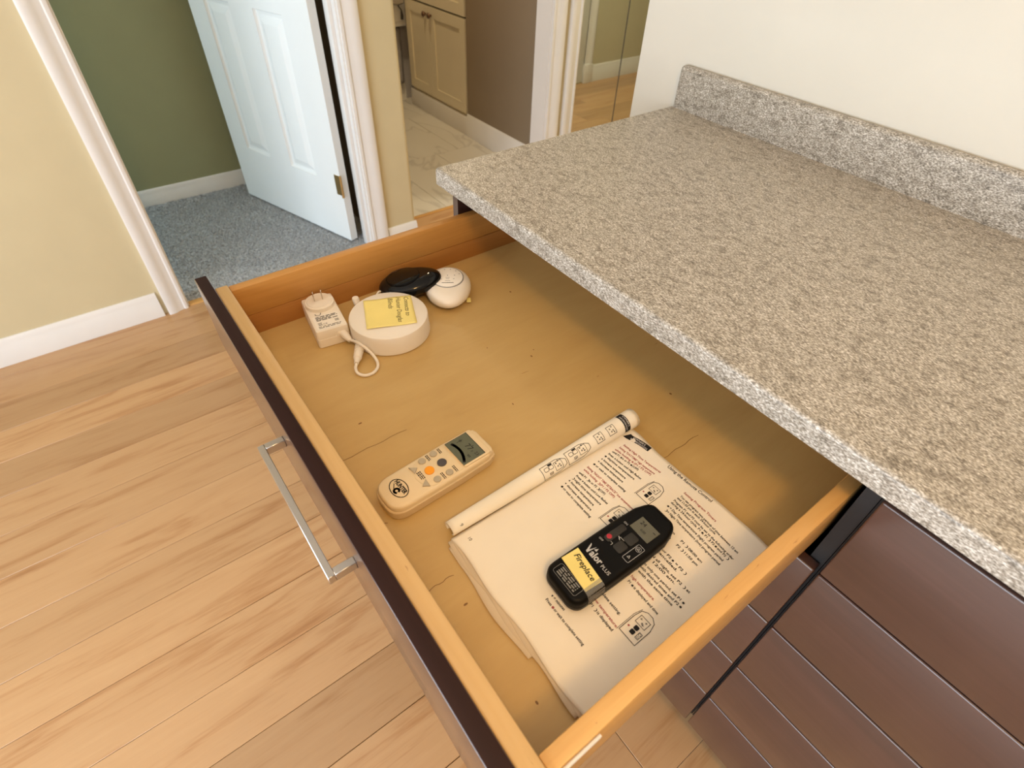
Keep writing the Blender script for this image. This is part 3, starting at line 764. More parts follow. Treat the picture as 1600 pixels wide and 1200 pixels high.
# 2 round hub
hub = empty('round_hub', (0.1775, -0.2025, ZB)); tag(hub, 'white round wireless hub with a yellow note on top', 'hub')
mb = MB(); shell(mb, circ(0.0625, 72), [(0.002, 0.0), (0.0, 0.002), (0.0, 0.0075), (0.0008, 0.010), (0.0012, 0.030), (0.0022, 0.0325), (0.0042, 0.0335)])
mb.build('hub_body', 'plastic_white_matt', hub, smooth='auto')
MB().box(-0.0042, 0.0042, -0.0014, 0.0014, 0, 0.0075).build('socket', 'rubber_grey', hub).location = (0.0062, -0.0612, 0.006)
MB().tube([(-0.056, -0.018, 0.012), (-0.064, -0.020, 0.014), (-0.070, -0.0215, 0.021), (-0.072, -0.022, 0.029), (-0.0722, -0.022, 0.0315)], [0.0042, 0.0045, 0.0055, 0.0058, 0.0050], 14).build('cable_plug', 'plastic_white', hub, smooth='auto')
MB().tube(catmull([(-0.0600, 0.004, 0.008), (-0.070, 0.010, 0.014), (-0.080, 0.022, 0.020), (-0.082, 0.036, 0.016)]), 0.0018, 8).build('cable', 'plastic_white', hub, smooth=True)

# 3 sticky note on the hub
na = math.radians(-21.8)
note = empty('sticky_note', (0.1743, -0.1985, ZB + 0.0336), na); tag(note, 'yellow handwritten sticky note lying on the white round hub', 'note')
def note_z(x, y):
    k = max(0.0, -y - 0.0) / 0.038
    return 0.0004 + 0.0022 * max(0, (x / 0.038)) ** 2 * (0.35 + 0.65 * k) + 0.0008 * sin((x + y) * 60) ** 2
g = [-0.038 + 0.076 * i / 16 for i in range(17)]
no = MB().grid(lambda u, v: (u, v, note_z(u, v)), g, g).build('note_sheet', 'note_yellow', note, smooth=True)
s_ = no.modifiers.new('thick', 'SOLIDIFY'); s_.thickness = 0.0002; s_.offset = -1
P = Print(lambda x, y: (x, y, note_z(x, y) + 0.00025))
P.text('Connects to', -0.036, 0.0262, 0.0105, 0.052, ang=-0.05, shear=0.25, bold=0.012)
P.text('Hunter Douglas', -0.036, 0.0135, 0.0105, 0.066, ang=-0.05, shear=0.25, bold=0.012)
P.text('Blinds', -0.036, 0.0008, 0.0105, 0.028, ang=-0.05, shear=0.25, bold=0.012)
P.build('handwriting', 'pencil', note)

# 4 + 5 pebble remotes
def pebble(name, label, m, m_face, loc, rot, a=0.0575, b_=0.0395, h=0.0165, face=0.0285, icons=True):
    root = empty(name, loc); root.rotation_euler = rot; tag(root, label, 'remote')
    mb = MB(); nu, nv = 40, 22
    rings = []
    for j in range(1, nv):
        th = -PI / 2 + PI * j / nv
        c = abs(cos(th)) ** 0.80; zz = h * (abs(sin(th)) ** 0.9) * (1 if th > 0 else -1)
        if zz > 0.80 * h: zz = 0.80 * h + (zz - 0.80 * h) * 0.25
        rings.append([(a * c * cos(2 * PI * i / nu) * (1 + 0.06 * (1 if cos(2 * PI * i / nu) > 0 else -1) * abs(cos(2 * PI * i / nu))), b_ * c * sin(2 * PI * i / nu), zz + h) for i in range(nu)])
    mb.loft(rings); mb.build('remote_body', m, root, smooth=True)
    fx = -0.006
    zf = 2 * h * 0.925 - 0.0005
    MB().loft([[(fx + r_ * cos(t), r_ * 0.97 * sin(t), z) for t in [2 * PI * k / 40 for k in range(40)]] for r_, z in ((face + 0.0008, zf - 0.006), (face + 0.0008, zf + 0.0008), (face, zf + 0.0012), (face - 0.0006, zf + 0.0005))]).build('face_ring', 'print_grey' if icons else m, root, smooth='auto')
    MB().loft([[(fx + r_ * cos(t), r_ * 0.97 * sin(t), z) for t in [2 * PI * k / 40 for k in range(40)]] for r_, z in ((face - 0.0008, zf - 0.001), (face - 0.0008, zf + 0.0014), (face - 0.0018, zf + 0.0019))]).build('button_face', m_face, root, smooth='auto')
    if icons:
        P = Print(lambda x, y: (fx + x, y, zf + 0.0021))
        for k in range(6):
            t = PI * (0.62 + 0.76 * k / 5); P.poly(circ(0.0011, 8, 0.0215 * cos(t), 0.0215 * sin(t)))
        for (x, y) in ((-0.004, 0.012), (-0.004, 0), (-0.004, -0.012), (0.006, 0.0105), (0.006, -0.0105)): P.poly(circ(0.0011, 8, x, y))
        P.line([(0.002, -0.003), (0.002, 0.003)], 0.001); P.line([(0.006, -0.0025), (0.006, 0.0025)], 0.001); P.line([(0.0115, -0.004), (0.0115, 0.004)], 0.001)
        P.build('icons', 'print_grey', root)
        P = Print(lambda x, y: (fx + x, y, zf + 0.0021)); P.line([(0.0165, -0.0095), (0.0165, 0.0095)], 0.0013); P.build('dash_mark', 'ink', root)
    return root
wp = pebble('pebble_remote', 'white pebble-shaped remote with round button face', 'plastic_white', 'label_white', (0.1440, -0.0728, ZB + 0.001), (0.0, math.radians(3), math.radians(-32)), a=0.0515, b_=0.0395, face=0.0275)
MB().box(-0.006, 0.006, -0.001, 0.006, 0.0, 0.0006).build('paper_tab', 'note_yellow', wp).location = (0.026, 0.032, 0.006)
bp_ = pebble('pebble_remote', 'glossy black pebble-shaped remote leaning on the drawer side', 'plastic_black_gloss', 'plastic_black_gloss', (0.109, -0.1265, ZB + 0.008), (math.radians(-4), math.radians(-9), math.radians(65)), a=0.054, b_=0.037, icons=False)

# 6 beige fan remote
br = empty('fan_remote', (0.4672, -0.2925, ZB), math.radians(2.6)); tag(br, 'beige handheld remote with orange button and grey screen', 'remote')
# local y: towards the screen end, outline counter-clockwise
lo = [(0.0265, -0.045), (0.0275, 0.020), (0.0265, 0.062), (0.0225, 0.0725), (0.016, 0.0745), (-0.016, 0.0745), (-0.0225, 0.0725), (-0.0265, 0.062), (-0.0275, 0.020), (-0.0265, -0.045)]
tail = [(-0.0265 * math.copysign(abs(cos(t)) ** 0.62, cos(t)), -0.045 - 0.0305 * sin(t) ** 0.62) for t in [PI * k / 16 for k in range(1, 16)]]
lo = lo + tail
MB_ = MB(); shell(MB_, lo, [(0.003, 0), (0.0008, 0.0015), (0.0, 0.005), (0.0, 0.0135), (0.0012, 0.0148)]); MB_.build('lower_shell', 'plastic_beige_dark', br, smooth='auto')
up = [(x * 0.955, y * 0.975) for x, y in lo]
MB_ = MB(); shell(MB_, up, [(0.0, 0.0145), (0.0, 0.0195), (0.0008, 0.0218), (0.0026, 0.0230)]); MB_.build('upper_shell', 'plastic_beige', br, smooth='auto')
ZR = 0.0230
# raised key panel with rounded tail
kp = [(0.0218, -0.012), (0.0228, 0.0235), (-0.0228, 0.0235), (-0.0218, -0.012)] + [(-0.0218 * cos(t), -0.012 - 0.017 * sin(t)) for t in [PI * k / 10 for k in range(1, 10)]]
MB_ = MB(); shell(MB_, kp, [(-0.0004, ZR - 0.002), (0.0, ZR + 0.0004), (0.0006, ZR + 0.0008)]); MB_.build('key_panel', 'plastic_beige', br, smooth='auto')
MB_ = MB(); shell(MB_, rrect(0.0455, 0.0395, 0.003, 4, 0, 0.0462), [(-0.001, ZR - 0.002), (0, ZR + 0.0016), (0.001, ZR + 0.0022)]); MB_.build('screen_frame', 'plastic_beige', br, smooth='auto')
MB().box(-0.0205, 0.0205, 0.0265, 0.0585, ZR, ZR + 0.0026).build('screen', 'lcd', br, bevel=0.0003, seg=1)
P = Print(lambda x, y: (x, y, ZR + 0.00275))
P.line([(-0.0205, 0.0585), (0.0205, 0.0585)], 0.0008).line([(-0.0205, 0.0585), (-0.0205, 0.0265)], 0.0006)
P.line([(-0.0150 + 0.031 * t, 0.0335 + 0.0042 * (1 - (2 * t - 1) ** 2) - 0.0035 * t) for t in [k / 14 for k in range(15)]], 0.0036)
P.build('screen_bar', 'ink', br)
P = Print(lambda x, y: (x, y, ZR + 0.00275))
P.text('77', -0.004, 0.0445, 0.0105); P.text('F', 0.008, 0.0455, 0.004); P.bars(0.010, 0.040, 0.005, 0.003, 2, rr); P.bars(-0.0155, 0.0455, 0.004, 0.003, 2, rr)
P.line([(-0.0135, 0.040), (-0.0135, 0.048)], 0.0006).text('23', 0.0125, 0.0475, 0.006).text('*', -0.0155, 0.0335, 0.004).text('*', 0.0015, 0.0505, 0.005)
P.build('screen_digits', 'ink', br)
def button(x, y, r_, m, ry=None, hgt=0.0018):
    mb = MB(); shell(mb, circ(r_, 22, x, y, ry), [(0, ZR), (0, ZR + hgt), (0.0006, ZR + hgt + 0.0006)]); mb.build('button', m, br, smooth='auto')
button(0.0003, -0.0100, 0.0060, 'button_orange', hgt=0.0022); button(-0.0005, 0.0085, 0.0058, 'button_slate', 0.0060)
for x, y in ((-0.0168, -0.0095), (-0.0178, 0.0075), (0.0166, -0.0095), (0.0172, 0.0075)): button(x, y, 0.0046, 'button_grey')
for (x, y), tri in (((-0.0123, -0.0240), [(-0.0062, -0.0036), (0.0062, -0.0022), (0.0004, 0.0048)]), ((0.0133, -0.0230), [(-0.0052, 0.0024), (0.0010, -0.0058), (0.0060, 0.0017)])):
    tri = [(x + a_, y + b_) for a_, b_ in tri]
    mb = MB(); shell(mb, tri, [(0, ZR), (0, ZR + 0.0018), (0.0005, ZR + 0.0022)]); mb.build('arrow_button', 'button_grey', br)
P = Print(lambda x, y: (x, y, ZR + 0.0011))
for x, y, w_, rows_ in ((-0.0215, -0.0005, 0.0095, 2), (-0.0215, 0.0165, 0.0085, 2), (0.0115, -0.0005, 0.0100, 2), (0.0115, 0.0165, 0.0100, 2), (-0.0062, -0.0205, 0.0125, 3)):
    P.bars(x, y, w_, 0.0040 if rows_ == 2 else 0.0062, rows_, rr)
P.build('printed_text', 'ink', br)
P = Print(lambda x, y: (x - 0.001, y - 0.0515, ZR + 0.0003))
P.line(circ(0.0140, 40, 0, 0, 0.0098), 0.0011, True)
P.text('HUNTER', -0.0114, 0.0004, 0.0076, 0.0226, bold=0.045)
P.line([(0.0015 + 0.0030 * cos(t), -0.0040 + 0.0030 * sin(t)) for t in [0.6 + 5.0 * k / 14 for k in range(15)]], 0.0026)
P.line([(-0.009, -0.0012), (-0.003, -0.0052)], 0.0009)
P.build('oval_logo', 'ink', br)

# 7 instruction booklet with rolled-back page
PZ = 0.0062
bk = empty('instruction_booklet', (0.66, -0.183, ZB)); tag(bk, 'open printed instruction booklet with one page rolled back', 'booklet')
bx, by = 0.66, -0.183
XC = 0.5430
def roll_r(y):
    t = min(1, max(0, (y + 0.325) / 0.29)); return 0.0088 + 0.0042 * t
PX0 = 0.550
def page_pt(x, y, lift=0.0):
    u = x - PX0
    z = 0.0048 + 0.0016 * min(1, u / 0.02) + 0.0008 * sin(u * 45 + y * 20) * sin(y * 33 + 1.0) + 0.0010 * max(0, (y + 0.10) / 0.06) * sin(u * 52 + 0.6) ** 2
    return (x - bx, y - by, z + lift)
def y_near(x): return -0.3245 + 0.0016 * sin((x - 0.55) * 60) - 0.0006
def y_far(x):
    t = (x - 0.55) / 0.22
    return -0.0405 + 0.0025 * sin(t * 7.0 + 2.3) - 0.004 * max(0, t - 0.45)
us = [0.550 + 0.2225 * i / 60 for i in range(61)]; vv = [i / 60 for i in range(61)]
pg = MB().grid(lambda u, v: page_pt(u, y_near(u) * (1 - v) + y_far(u) * v), us, vv).build('page', 'paper', bk, smooth=True)
s_ = pg.modifiers.new('thick', 'SOLIDIFY'); s_.thickness = 0.0011; s_.offset = -1
for k, (dx, y0, y1, x1, zz) in enumerate(((0.004, -0.3275, -0.046, 0.768, 0.0037), (0.002, -0.3300, -0.048, 0.766, 0.0024))):
    ul = [0.551 + (x1 - 0.551) * i / 40 for i in range(41)]
    o = MB().grid(lambda u, v: (u - bx, (y0 + 0.0016 * sin(u * 70 + k * 2)) * (1 - v) + y1 * v - by, zz + 0.0006 * sin(u * 60 + k) * (1 - v)), ul, [i / 12 for i in range(13)]).build('page', 'paper_under', bk, smooth=True)
    s_ = o.modifiers.new('thick', 'SOLIDIFY'); s_.thickness = 0.0009; s_.offset = -1
# folded-under leaf that shows along the near edge
ul = [0.557 + 0.144 * i / 40 for i in range(41)]
o = MB().grid(lambda u, v: (u - bx, (-0.3355 + 0.0022 * sin(u * 55 + 0.5) + 0.006 * max(0, (0.58 - u) / 0.04)) * (1 - v) - 0.05 * v - by, 0.0013 + 0.0004 * sin(u * 50)), ul, [i / 12 for i in range(13)]).build('under_page', 'paper_under', bk, smooth=True)
s_ = o.modifiers.new('thick', 'SOLIDIFY'); s_.thickness = 0.0010; s_.offset = -1
# rolled leaf: angle from the crease over the top and under
def roll_pt(phi, y, lift=0.0):
    r_ = roll_r(y); fl_ = 0.72 + 0.28 * min(1, (y + 0.33) / 0.24)
    zc = 0.0050 + r_ * 0.80 * fl_
    x = XC + 0.010 * (0.5 - (y + 0.325) / 0.29) * -0.35 + (r_ + lift) * cos(phi) * (1.18 - 0.16 * fl_)
    return (x - bx, y - by, zc + (r_ * fl_ + lift) * sin(phi))
ph = [math.radians(-58 + 300 * i / 48) for i in range(49)]
yv = [-0.3215 + 0.2895 * i / 40 for i in range(41)]
o = MB().grid(lambda p, y: roll_pt(p, y), ph, yv).build('rolled_page', 'paper_roll', bk, smooth=True)
s_ = o.modifiers.new('thick', 'SOLIDIFY'); s_.thickness = 0.0006; s_.offset = -1
# inner leaves of the roll, seen at its open ends
for k in range(2):
    f_ = 0.80 - 0.2 * k
    def inner(p, y, f_=f_):
        a_ = Vector(roll_pt(p, y)); c_ = Vector(roll_pt(p + PI, y)); m_ = (a_ + c_) / 2
        return tuple(m_ + (a_ - m_) * f_ + Vector((0, 0, -0.0006)))
    o = MB().grid(inner, ph, [-0.3195 + 0.282 * i / 20 for i in range(21)]).build('rolled_page', 'paper_under', bk, smooth=True)
    s_ = o.modifiers.new('thick', 'SOLIDIFY'); s_.thickness = 0.0005; s_.offset = -1

LINES = [
('t',0.6253,-0.0509,0.6923,-0.0488,'Using the Remote Control'),
('r',0.6639,-0.0648,0.7126,-0.0655,'Setting Program Timers'),
('k',0.6645,-0.0720,0.7527,-0.0779,'You can program two periods of time between 12 am'),
('k',0.6642,-0.0770,0.7230,-0.0795,'and 11:50 pm in each 24-hour cycle.'),
('k',0.6636,-0.0831,0.7545,-0.0884,'Program P1 and P2 must be set to the following order'),
('k',0.6638,-0.0878,0.7501,-0.0927,'during a 24-hour cycle. P1 *, P1 ), P2 * and P2 )'),
('k',0.6645,-0.0951,0.7482,-0.0993,'* = Day Time temperature (high) program period'),
('k',0.6665,-0.1014,0.7491,-0.1061,') = Night Time temperature (low) program period'),
('k',0.6634,-0.1161,0.7358,-0.1201,'P1 * 06:00 am      P1 ) 08:00 am'),
('k',0.6655,-0.1250,0.7352,-0.1270,'P2 * 05:00 pm      P2 ) 11:50 pm'),
('k',0.6736,-0.1423,0.7342,-0.1450,'If set P1 ) or P2 * = P2 )'),
('k',0.6753,-0.1483,0.7259,-0.1499,'P2 ) is cancelled.'),
('k',0.6727,-0.1580,0.7507,-0.1579,'To stay ON all night, set P2 ) at'),
('k',0.6760,-0.1636,0.7342,-0.1626,'P1 * at 12:00 am.'),
('k',0.6780,-0.1725,0.7549,-0.1718,'To program only one period, set P1 *'),
('k',0.6780,-0.1785,0.7560,-0.1775,'and P1 ) with desired times and P2 *'),
('k',0.6780,-0.1842,0.7486,-0.1830,'and P2 ) with the same time'),
('r',0.6871,-0.1945,0.7340,-0.1942,'Setting high temperature.'),
('k',0.7028,-0.2012,0.7460,-0.2021,'P1 * is displayed and time'),
('k',0.6869,-0.2326,0.7239,-0.2338,'complete setting.'),
('r',0.6787,-0.2423,0.7315,-0.2458,'Setting low temperature.'),
('k',0.6968,-0.2504,0.7303,-0.2517,'P1 ) is displayed'),
('k',0.6668,-0.2714,0.6808,-0.2703,'^ = hour'),
('k',0.6669,-0.2774,0.6865,-0.2766,'v = minutes'),
('k',0.6667,-0.2846,0.7237,-0.2843,'Press o or wait to complete setting'),
('r',0.5680,-0.0717,0.6266,-0.0650,'Setting High Time Temperatures'),
('r',0.5675,-0.0790,0.6236,-0.0727,'Setting "DAYTIME" high temperature'),
('r',0.5666,-0.0859,0.6216,-0.0776,'while holding * (P1 / P2 OFF)'),
('k',0.5672,-0.0911,0.6069,-0.0851,'until P1 * is or P2 * (OFF)'),
('k',0.5666,-0.0979,0.6185,-0.0920,'Press ^ button until High flashes'),
('k',0.5666,-0.1039,0.6140,-0.0994,'* daytime temperature'),
('k',0.5669,-0.1105,0.6068,-0.1077,'^ increase temperature'),
('k',0.5672,-0.1168,0.6088,-0.1143,'v decrease temperature'),
('k',0.5672,-0.1242,0.6205,-0.1216,'o or wait to complete setting'),
('r',0.5656,-0.1337,0.6435,-0.1328,'Setting "NIGHT TIME SETBACK" low temperature'),
('r',0.5661,-0.1399,0.6187,-0.1387,'while holding ) (P1 / P2 OFF)'),
('k',0.5661,-0.1478,0.6090,-0.1449,'until P1 ) is or P2 ) (OFF)'),
('k',0.5676,-0.1542,0.6204,-0.1518,'Press v button until Low flashes'),
('k',0.5675,-0.1600,0.6165,-0.1590,') night time temperature'),
('k',0.5675,-0.1660,0.6120,-0.1665,'^ increase temperature'),
('k',0.5680,-0.1728,0.6152,-0.1735,'v decrease temperature'),
('k',0.5690,-0.1795,0.6219,-0.1807,'o or wait to complete setting'),
]
pf = lambda x, y: page_pt(x, y, 0.00025)
PK, PR = Print(pf), Print(pf)
for c, x0, y0, x1, y1, st_ in LINES:
    Lw = math.hypot(x1 - x0, y1 - y0); an = math.atan2(y1 - y0, x1 - x0)
    tgt = PR if c == 'r' else PK
    size = 0.0066 if c == 't' else 0.0045
    clean = st_
    for ch in '*^': clean = clean.replace(ch, '  ')
    clean = clean.replace(' ) ', '    ').replace(' ),', '   ,').replace('v ', '   ') if False else clean
    chars = list(st_)
    n_ = len(chars)
    body = ''.join('_' if ch in '*^' or (ch == ')' and (i == 0 or chars[i - 1] == ' ')) or (ch in 'vo' and (i + 1 >= n_ or chars[i + 1] == ' ') and (i == 0 or chars[i - 1] == ' ')) else ch for i, ch in enumerate(chars))
    # draw the words, leaving room for the little symbols
    vs_, fs_ = glyphs(body.replace('_', 'n')); tot = max(v[0] for v in vs_)
    kx = Lw / tot; i = 0
    seg_ = ''
    pos = 0
    def emit(word, start):
        pre = body[:start].replace('_', 'n')
        off = 0.0
        if pre.strip():
            pv, _ = glyphs(pre + '|'); off = max(v[0] for v in pv) - 0.1
        elif pre: off = 0.28 * len(pre)
        return off * kx
    j = 0
    while j < n_:
        if body[j] == '_':
            off = emit('', j); px, py = x0 + cos(an) * (off + 0.0011), y0 + sin(an) * (off + 0.0011) + 0.0012
            ch = chars[j]
            if ch == '*':
                tgt.poly([(px + (0.0018 if k % 2 == 0 else 0.0010) * cos(PI * k / 8), py + (0.0018 if k % 2 == 0 else 0.0010) * sin(PI * k / 8)) for k in range(16)])
            elif ch == ')':
                tgt.poly([(px + 0.0021 * cos(t), py + 0.0021 * sin(t)) for t in [-1.7 + 3.4 * k / 8 for k in range(9)]] + [(px - 0.0007 + 0.0018 * cos(t), py + 0.0018 * sin(t)) for t in [1.5 - 3.0 * k / 8 for k in range(9)]])
            elif ch == '^': tgt.poly([(px - 0.0012, py - 0.001), (px + 0.0012, py - 0.001), (px, py + 0.0014)])
            elif ch == 'v': tgt.poly([(px - 0.0012, py + 0.001), (px, py - 0.0014), (px + 0.0012, py + 0.001)])
            else: (PR if st_.startswith('Press o') else PK).poly(circ(0.0015, 12, px, py))
            j += 1; continue
        k = j
        while k < n_ and body[k] != '_': k += 1
        word = body[j:k]
        if word.strip():
            lead = len(word) - len(word.lstrip())
            off = emit(word, j + lead)
            w_ = word.strip(); gv, _ = glyphs(w_)
            tgt.text(w_, x0 + cos(an) * off, y0 + sin(an) * off, size, max(v[0] for v in gv) * kx, ang=an, bold=0.022 if c != 't' else 0.018)
        j = k
PK.text('10', 0.5600, -0.3100, 0.0056)
# small drawings of the remote on the page
def drawing(pr, red, cx, cy, s=1.0):
    T_ = lambda pts: [(cx + x * s, cy + y * s) for x, y in pts]
    body_ = [(-0.0095, -0.017), (0.0105, -0.017), (0.0105, 0.004), (0.008, 0.013), (0.003, 0.0165), (-0.003, 0.0165), (-0.008, 0.013), (-0.0095, 0.004)]
    pr.line(T_(body_), 0.0007, True); pr.line(T_([(-0.0109, -0.0185), (-0.0109, 0.005), (-0.0087, 0.0145)]), 0.0005)
    pr.line(T_([(-0.0055, 0.0008), (0.0060, 0.0008), (0.0060, 0.0100), (-0.0055, 0.0100)]), 0.0006, True)
    pr.poly(T_(rrect(0.0050, 0.0050, 0.0012, 3, 0.0002, -0.0035))); pr.poly(T_(rrect(0.0050, 0.0050, 0.0012, 3, 0.0002, -0.0092)))
    pr.line(T_([(0.0050, -0.011), (0.0085, -0.011), (0.0085, -0.004), (0.0050, -0.004)]), 0.0005, True)
    pr.line(T_(circ(0.0013, 8, 0.0067, -0.0058)), 0.0003, True); pr.line(T_(circ(0.0010, 8, 0.0067, -0.0092)), 0.0003, True)
    for (x, y) in ((-0.003, 0.0068), (0.0005, 0.0040), (0.0030, 0.0072), (0.0020, 0.0030)): pr.line(T_([(x - 0.001, y), (x + 0.0012, y)]), 0.0005); pr.line(T_([(x, y - 0.001), (x, y + 0.001)]), 0.0005)
    red.poly(T_(circ(0.0011, 10, -0.0062, -0.0075)))
drawing(PK, PR, 0.6395, -0.0945); drawing(PK, PR, 0.6395, -0.1545); drawing(PK, PR, 0.7430, -0.2255, 1.05)
PK.poly([(0.5560, -0.0595), (0.5600, -0.0485), (0.5635, -0.0490), (0.5700, -0.0475), (0.5770, -0.0455), (0.5850, -0.0440), (0.5927, -0.0432), (0.5932, -0.0518), (0.5850, -0.0530), (0.5770, -0.0548), (0.5700, -0.0570), (0.5620, -0.0592)])
PK.build('printed_text', 'ink', bk); PR.build('printed_text', 'ink_red', bk)
P = Print(lambda x, y: page_pt(x, y, 0.0005)); P.text("OWNER'S", 0.5665, -0.0520, 0.0040, 0.0190, ang=0.18); P.text('INFORMATION', 0.5655, -0.0562, 0.0040, 0.0255, ang=0.18)
P.build('tag_lettering', 'ink_white', bk)
# print on the roll: x is arc length from the crease (0) up over the roll
def rp(lift): 
    def fn(x, y):
        r_ = roll_r(y); return roll_pt(math.radians(112) - x / r_, y, lift)
    return fn
P = Print(rp(0.00025))
for (xa, xb, ya, yb, big) in ((0.0035, 0.0210, -0.193, -0.157, 1), (0.0035, 0.0205, -0.1545, -0.118, 1), (0.0045, 0.0165, -0.106, -0.094, 0), (0.0045, 0.0165, -0.085, -0.073, 0)):
    xm = (xa + xb) / 2; ym = (ya + yb) / 2
    if big:
        body_ = [(xa, ya), (xb, ya), (xb, yb - 0.012), (xb - 0.003, yb - 0.004), (xm + 0.003, yb), (xm - 0.003, yb), (xa + 0.003, yb - 0.004), (xa, yb - 0.012)]
        P.line(body_, 0.0007, True); P.line([(xa + 0.003, ym + 0.001), (xb - 0.004, ym + 0.001), (xb - 0.004, yb - 0.006), (xa + 0.003, yb - 0.006)], 0.0006, True)
        P.line(rrect(0.0045, 0.0060, 0.0012, 3, xa + 0.0055, ym - 0.0040), 0.0006, True); P.line(rrect(0.0045, 0.0060, 0.0012, 3, xa + 0.0055, ym - 0.0110), 0.0006, True)
        P.poly(rrect(0.0020, 0.0062, 0.0005, 2, xa + 0.0018, ym - 0.0040))
        P.bars(xb - 0.0065, ym - 0.0050, 0.004, 0.006, 3, rr)
        sx, sy = xm - 0.002, (ym + yb) / 2 - 0.003
    else:
        P.line([(xa, ya), (xb, ya), (xb, yb), (xa, yb)], 0.0007, True); sx, sy = xm, ym
    for (dx, dy) in ((-0.004, 0.002), (-0.002, -0.002), (0.001, 0.002), (0.002, -0.001), (0.0035, 0.0028)):
        P.line([(sx + dx - 0.001, sy + dy), (sx + dx + 0.001, sy + dy)], 0.0007); P.line([(sx + dx, sy + dy - 0.0012), (sx + dx, sy + dy + 0.001)], 0.0006)
P.mb.grid(lambda u, v: rp(0.00025)(u, v), [-0.004 + 0.030 * i / 30 for i in range(31)], [-0.0590 + 0.0095 * j / 4 for j in range(5)])
P.text('9', 0.0085, -0.311, 0.0058)
P.build('printed_text', 'ink', bk)
P = Print(rp(0.0005)); P.text("OWNER'S", 0.002, -0.0530, 0.0036, 0.0165); P.text('INFORMATION', 0.001, -0.0574, 0.0036, 0.021); P.build('tag_lettering', 'ink_white', bk)

# 8 black fireplace remote lying on the booklet
fr_ = empty('fireplace_remote', (0.6735, -0.1960, ZB + 0.0074), math.radians(-1.5)); tag(fr_, 'black handheld remote with a yellow paper label lying on the booklet', 'remote')
def half_w(y):
    if y > 0.035: return 0.0265 - 0.0030 * ((y - 0.035) / 0.04) ** 2
    return 0.0265 + 0.0006 * sin((y + 0.075) * 20)
right = [(half_w(y), y) for y in [-0.062 + 0.117 * i / 14 for i in range(15)]]
topa = [(0.0115 + 0.0125 * cos(t), 0.057 + 0.0205 * sin(t)) for t in [PI / 2 * k / 6 for k in range(1, 7)]]
botr = [(0.0135 + 0.013 * cos(t), -0.0645 + 0.0125 * sin(t)) for t in [-PI / 2 + PI / 2 * k / 6 for k in range(0, 6)]]
ro = botr + right + topa
outline = ro + [(-x, y) for x, y in ro[::-1]]
mb = MB(); shell(mb, outline, [(0.004, 0.0), (0.0015, 0.0012), (0.0, 0.0045), (0.0, 0.0095), (0.0007, 0.0100), (0.0007, 0.0108), (0.0, 0.0113), (0.0003, 0.0160), (0.0016, 0.0192), (0.0040, 0.0207), (0.0065, 0.0211)])
mb.build('remote_body', 'plastic_black', fr_, smooth='auto')
ZK = 0.0211
MB().box(-0.0105, 0.0165, 0.0325, 0.0530, ZK - 0.001, ZK + 0.0006).build('screen', 'lcd_dark', fr_, bevel=0.0004, seg=1)
P = Print(lambda x, y: (x, y, ZK + 0.00085)); P.text('24', -0.0065, 0.0440, 0.0075).text('0:00', 0.0, 0.0375, 0.0042).bars(0.0110, 0.0465, 0.0035, 0.0020, 1, rr); P.build('screen_digits', 'ink', fr_)
for x, y, w_, h_ in ((-0.0125, 0.0130, 0.0085, 0.0285), (0.0030, 0.0215, 0.0120, 0.0140), (0.0030, 0.0055, 0.0115, 0.0135)):
    mb = MB(); shell(mb, rrect(w_, h_, 0.0025, 4, x, y), [(0, ZK - 0.001), (0, ZK + 0.0010), (0.0008, ZK + 0.0016)]); mb.build('button', 'rubber_grey', fr_, smooth='auto')
mb = MB(); shell(mb, circ(0.0030, 18, -0.0130, 0.0040), [(0, ZK), (0, ZK + 0.0018), (0.0006, ZK + 0.0022)]); mb.build('red_dot', 'button_red', fr_, smooth='auto')
P = Print(lambda x, y: (x, y, ZK + 0.0003))
P.line(rrect(0.0088, 0.0255, 0.0012, 3, 0.0165, 0.0120), 0.00045, True)
P.line(circ(0.0031, 14, 0.0163, 0.0195), 0.0004, True).line([(0.0145, 0.0185), (0.0163, 0.0210), (0.0181, 0.0185)], 0.0005, True)
P.line([(0.0148, 0.0040), (0.0163, 0.0070), (0.0178, 0.0040)], 0.0005, True)
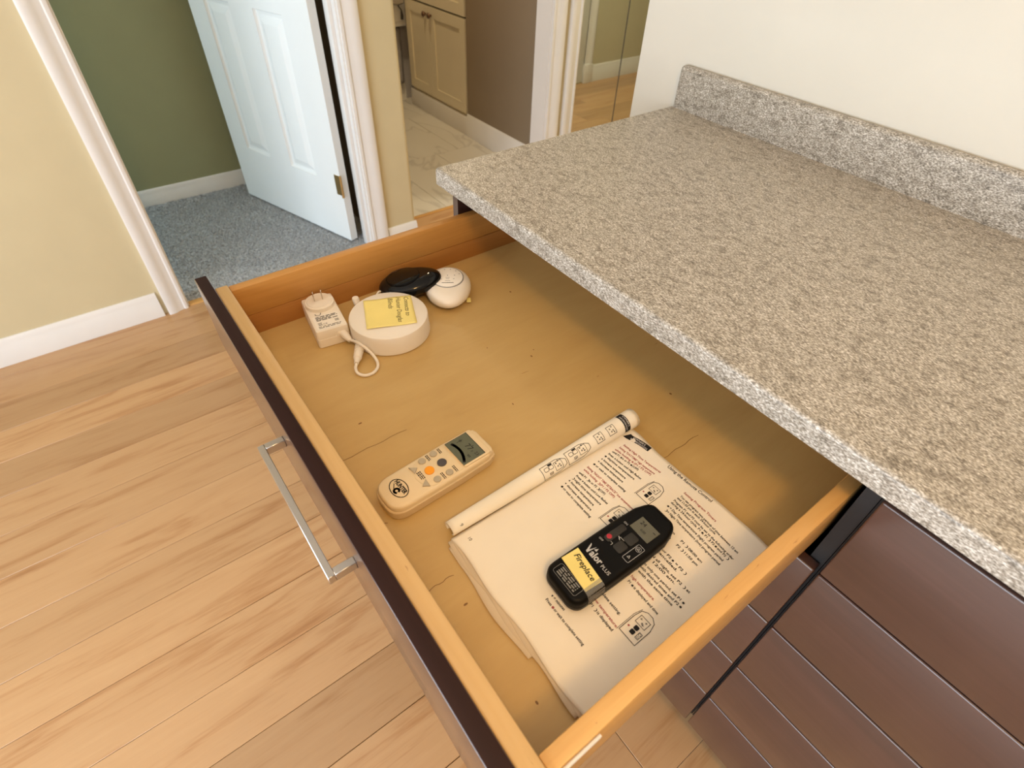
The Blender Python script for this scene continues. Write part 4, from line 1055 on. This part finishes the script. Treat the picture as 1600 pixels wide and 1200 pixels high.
P.text('ON', -0.0175, 0.0300, 0.0034).text('OFF', -0.0190, -0.0060, 0.0034)
P.line([(-0.0055, 0.0125), (-0.0055, 0.0140), (0.0, 0.0140)], 0.0005).line([(-0.0080, 0.0020), (-0.0050, 0.0020), (-0.0050, -0.001)], 0.0005).line([(-0.0075, 0.0135), (-0.0040, 0.0110)], 0.0008)
P.text('alor', -0.0105, -0.0275, 0.0115, 0.0160, bold=0.03); P.text('PLUS', 0.0070, -0.0275, 0.0062, 0.0125)
P.poly([(-0.0185, -0.0165), (-0.0165, -0.0180), (-0.0140, -0.0240), (-0.0110, -0.0150), (-0.0128, -0.0280), (-0.0150, -0.0275)])
P.poly([(-0.0108, -0.0195), (-0.0085, -0.0150), (-0.0075, -0.0195)])
P.build('printed_marks', 'print_silver', fr_)
P = Print(lambda x, y: (x, y, ZK + 0.0003))
P.line(rrect(0.0350, 0.0130, 0.0025, 4, -0.0010, -0.0640), 0.0004, True)
for k in range(4): P.bars(-0.0145, -0.0605 - k * 0.0026, 0.027, 0.0026, 1, rr)
P.build('rating_print', 'print_grey', fr_)
# paper label, wrapped on by clear tape
def lab_pt(x, y):
    z = ZK + 0.0005
    return (x, y, z)
lb = MB().prism([(-0.0232, -0.0545), (0.0195, -0.0580), (0.0205, -0.0365), (-0.0222, -0.0325)], ZK + 0.0002, ZK + 0.0006)
lbo = lb.build('paper_label', 'note_yellow', fr_)
P = Print(lambda x, y: (x, y, ZK + 0.0008)); P.text('Fireplace', -0.0185, -0.0420, 0.0092, 0.0335, ang=-0.12, shear=0.2, bold=0.015); P.build('handwriting', 'ink', fr_)
prof = [(0.0165, ZK + 0.0009), (0.0195, ZK + 0.0007), (0.0236, ZK - 0.0002), (0.0260, 0.0180), (0.0270, 0.0140), (0.0272, 0.0090)]
tp = MB().grid(lambda i, v: (prof[int(i)][0], -0.0585 + 0.0225 * v - 0.0010 * i / 5, prof[int(i)][1]), list(range(len(prof))), [0, 0.5, 1]).build('tape', 'tape', fr_, smooth=True)
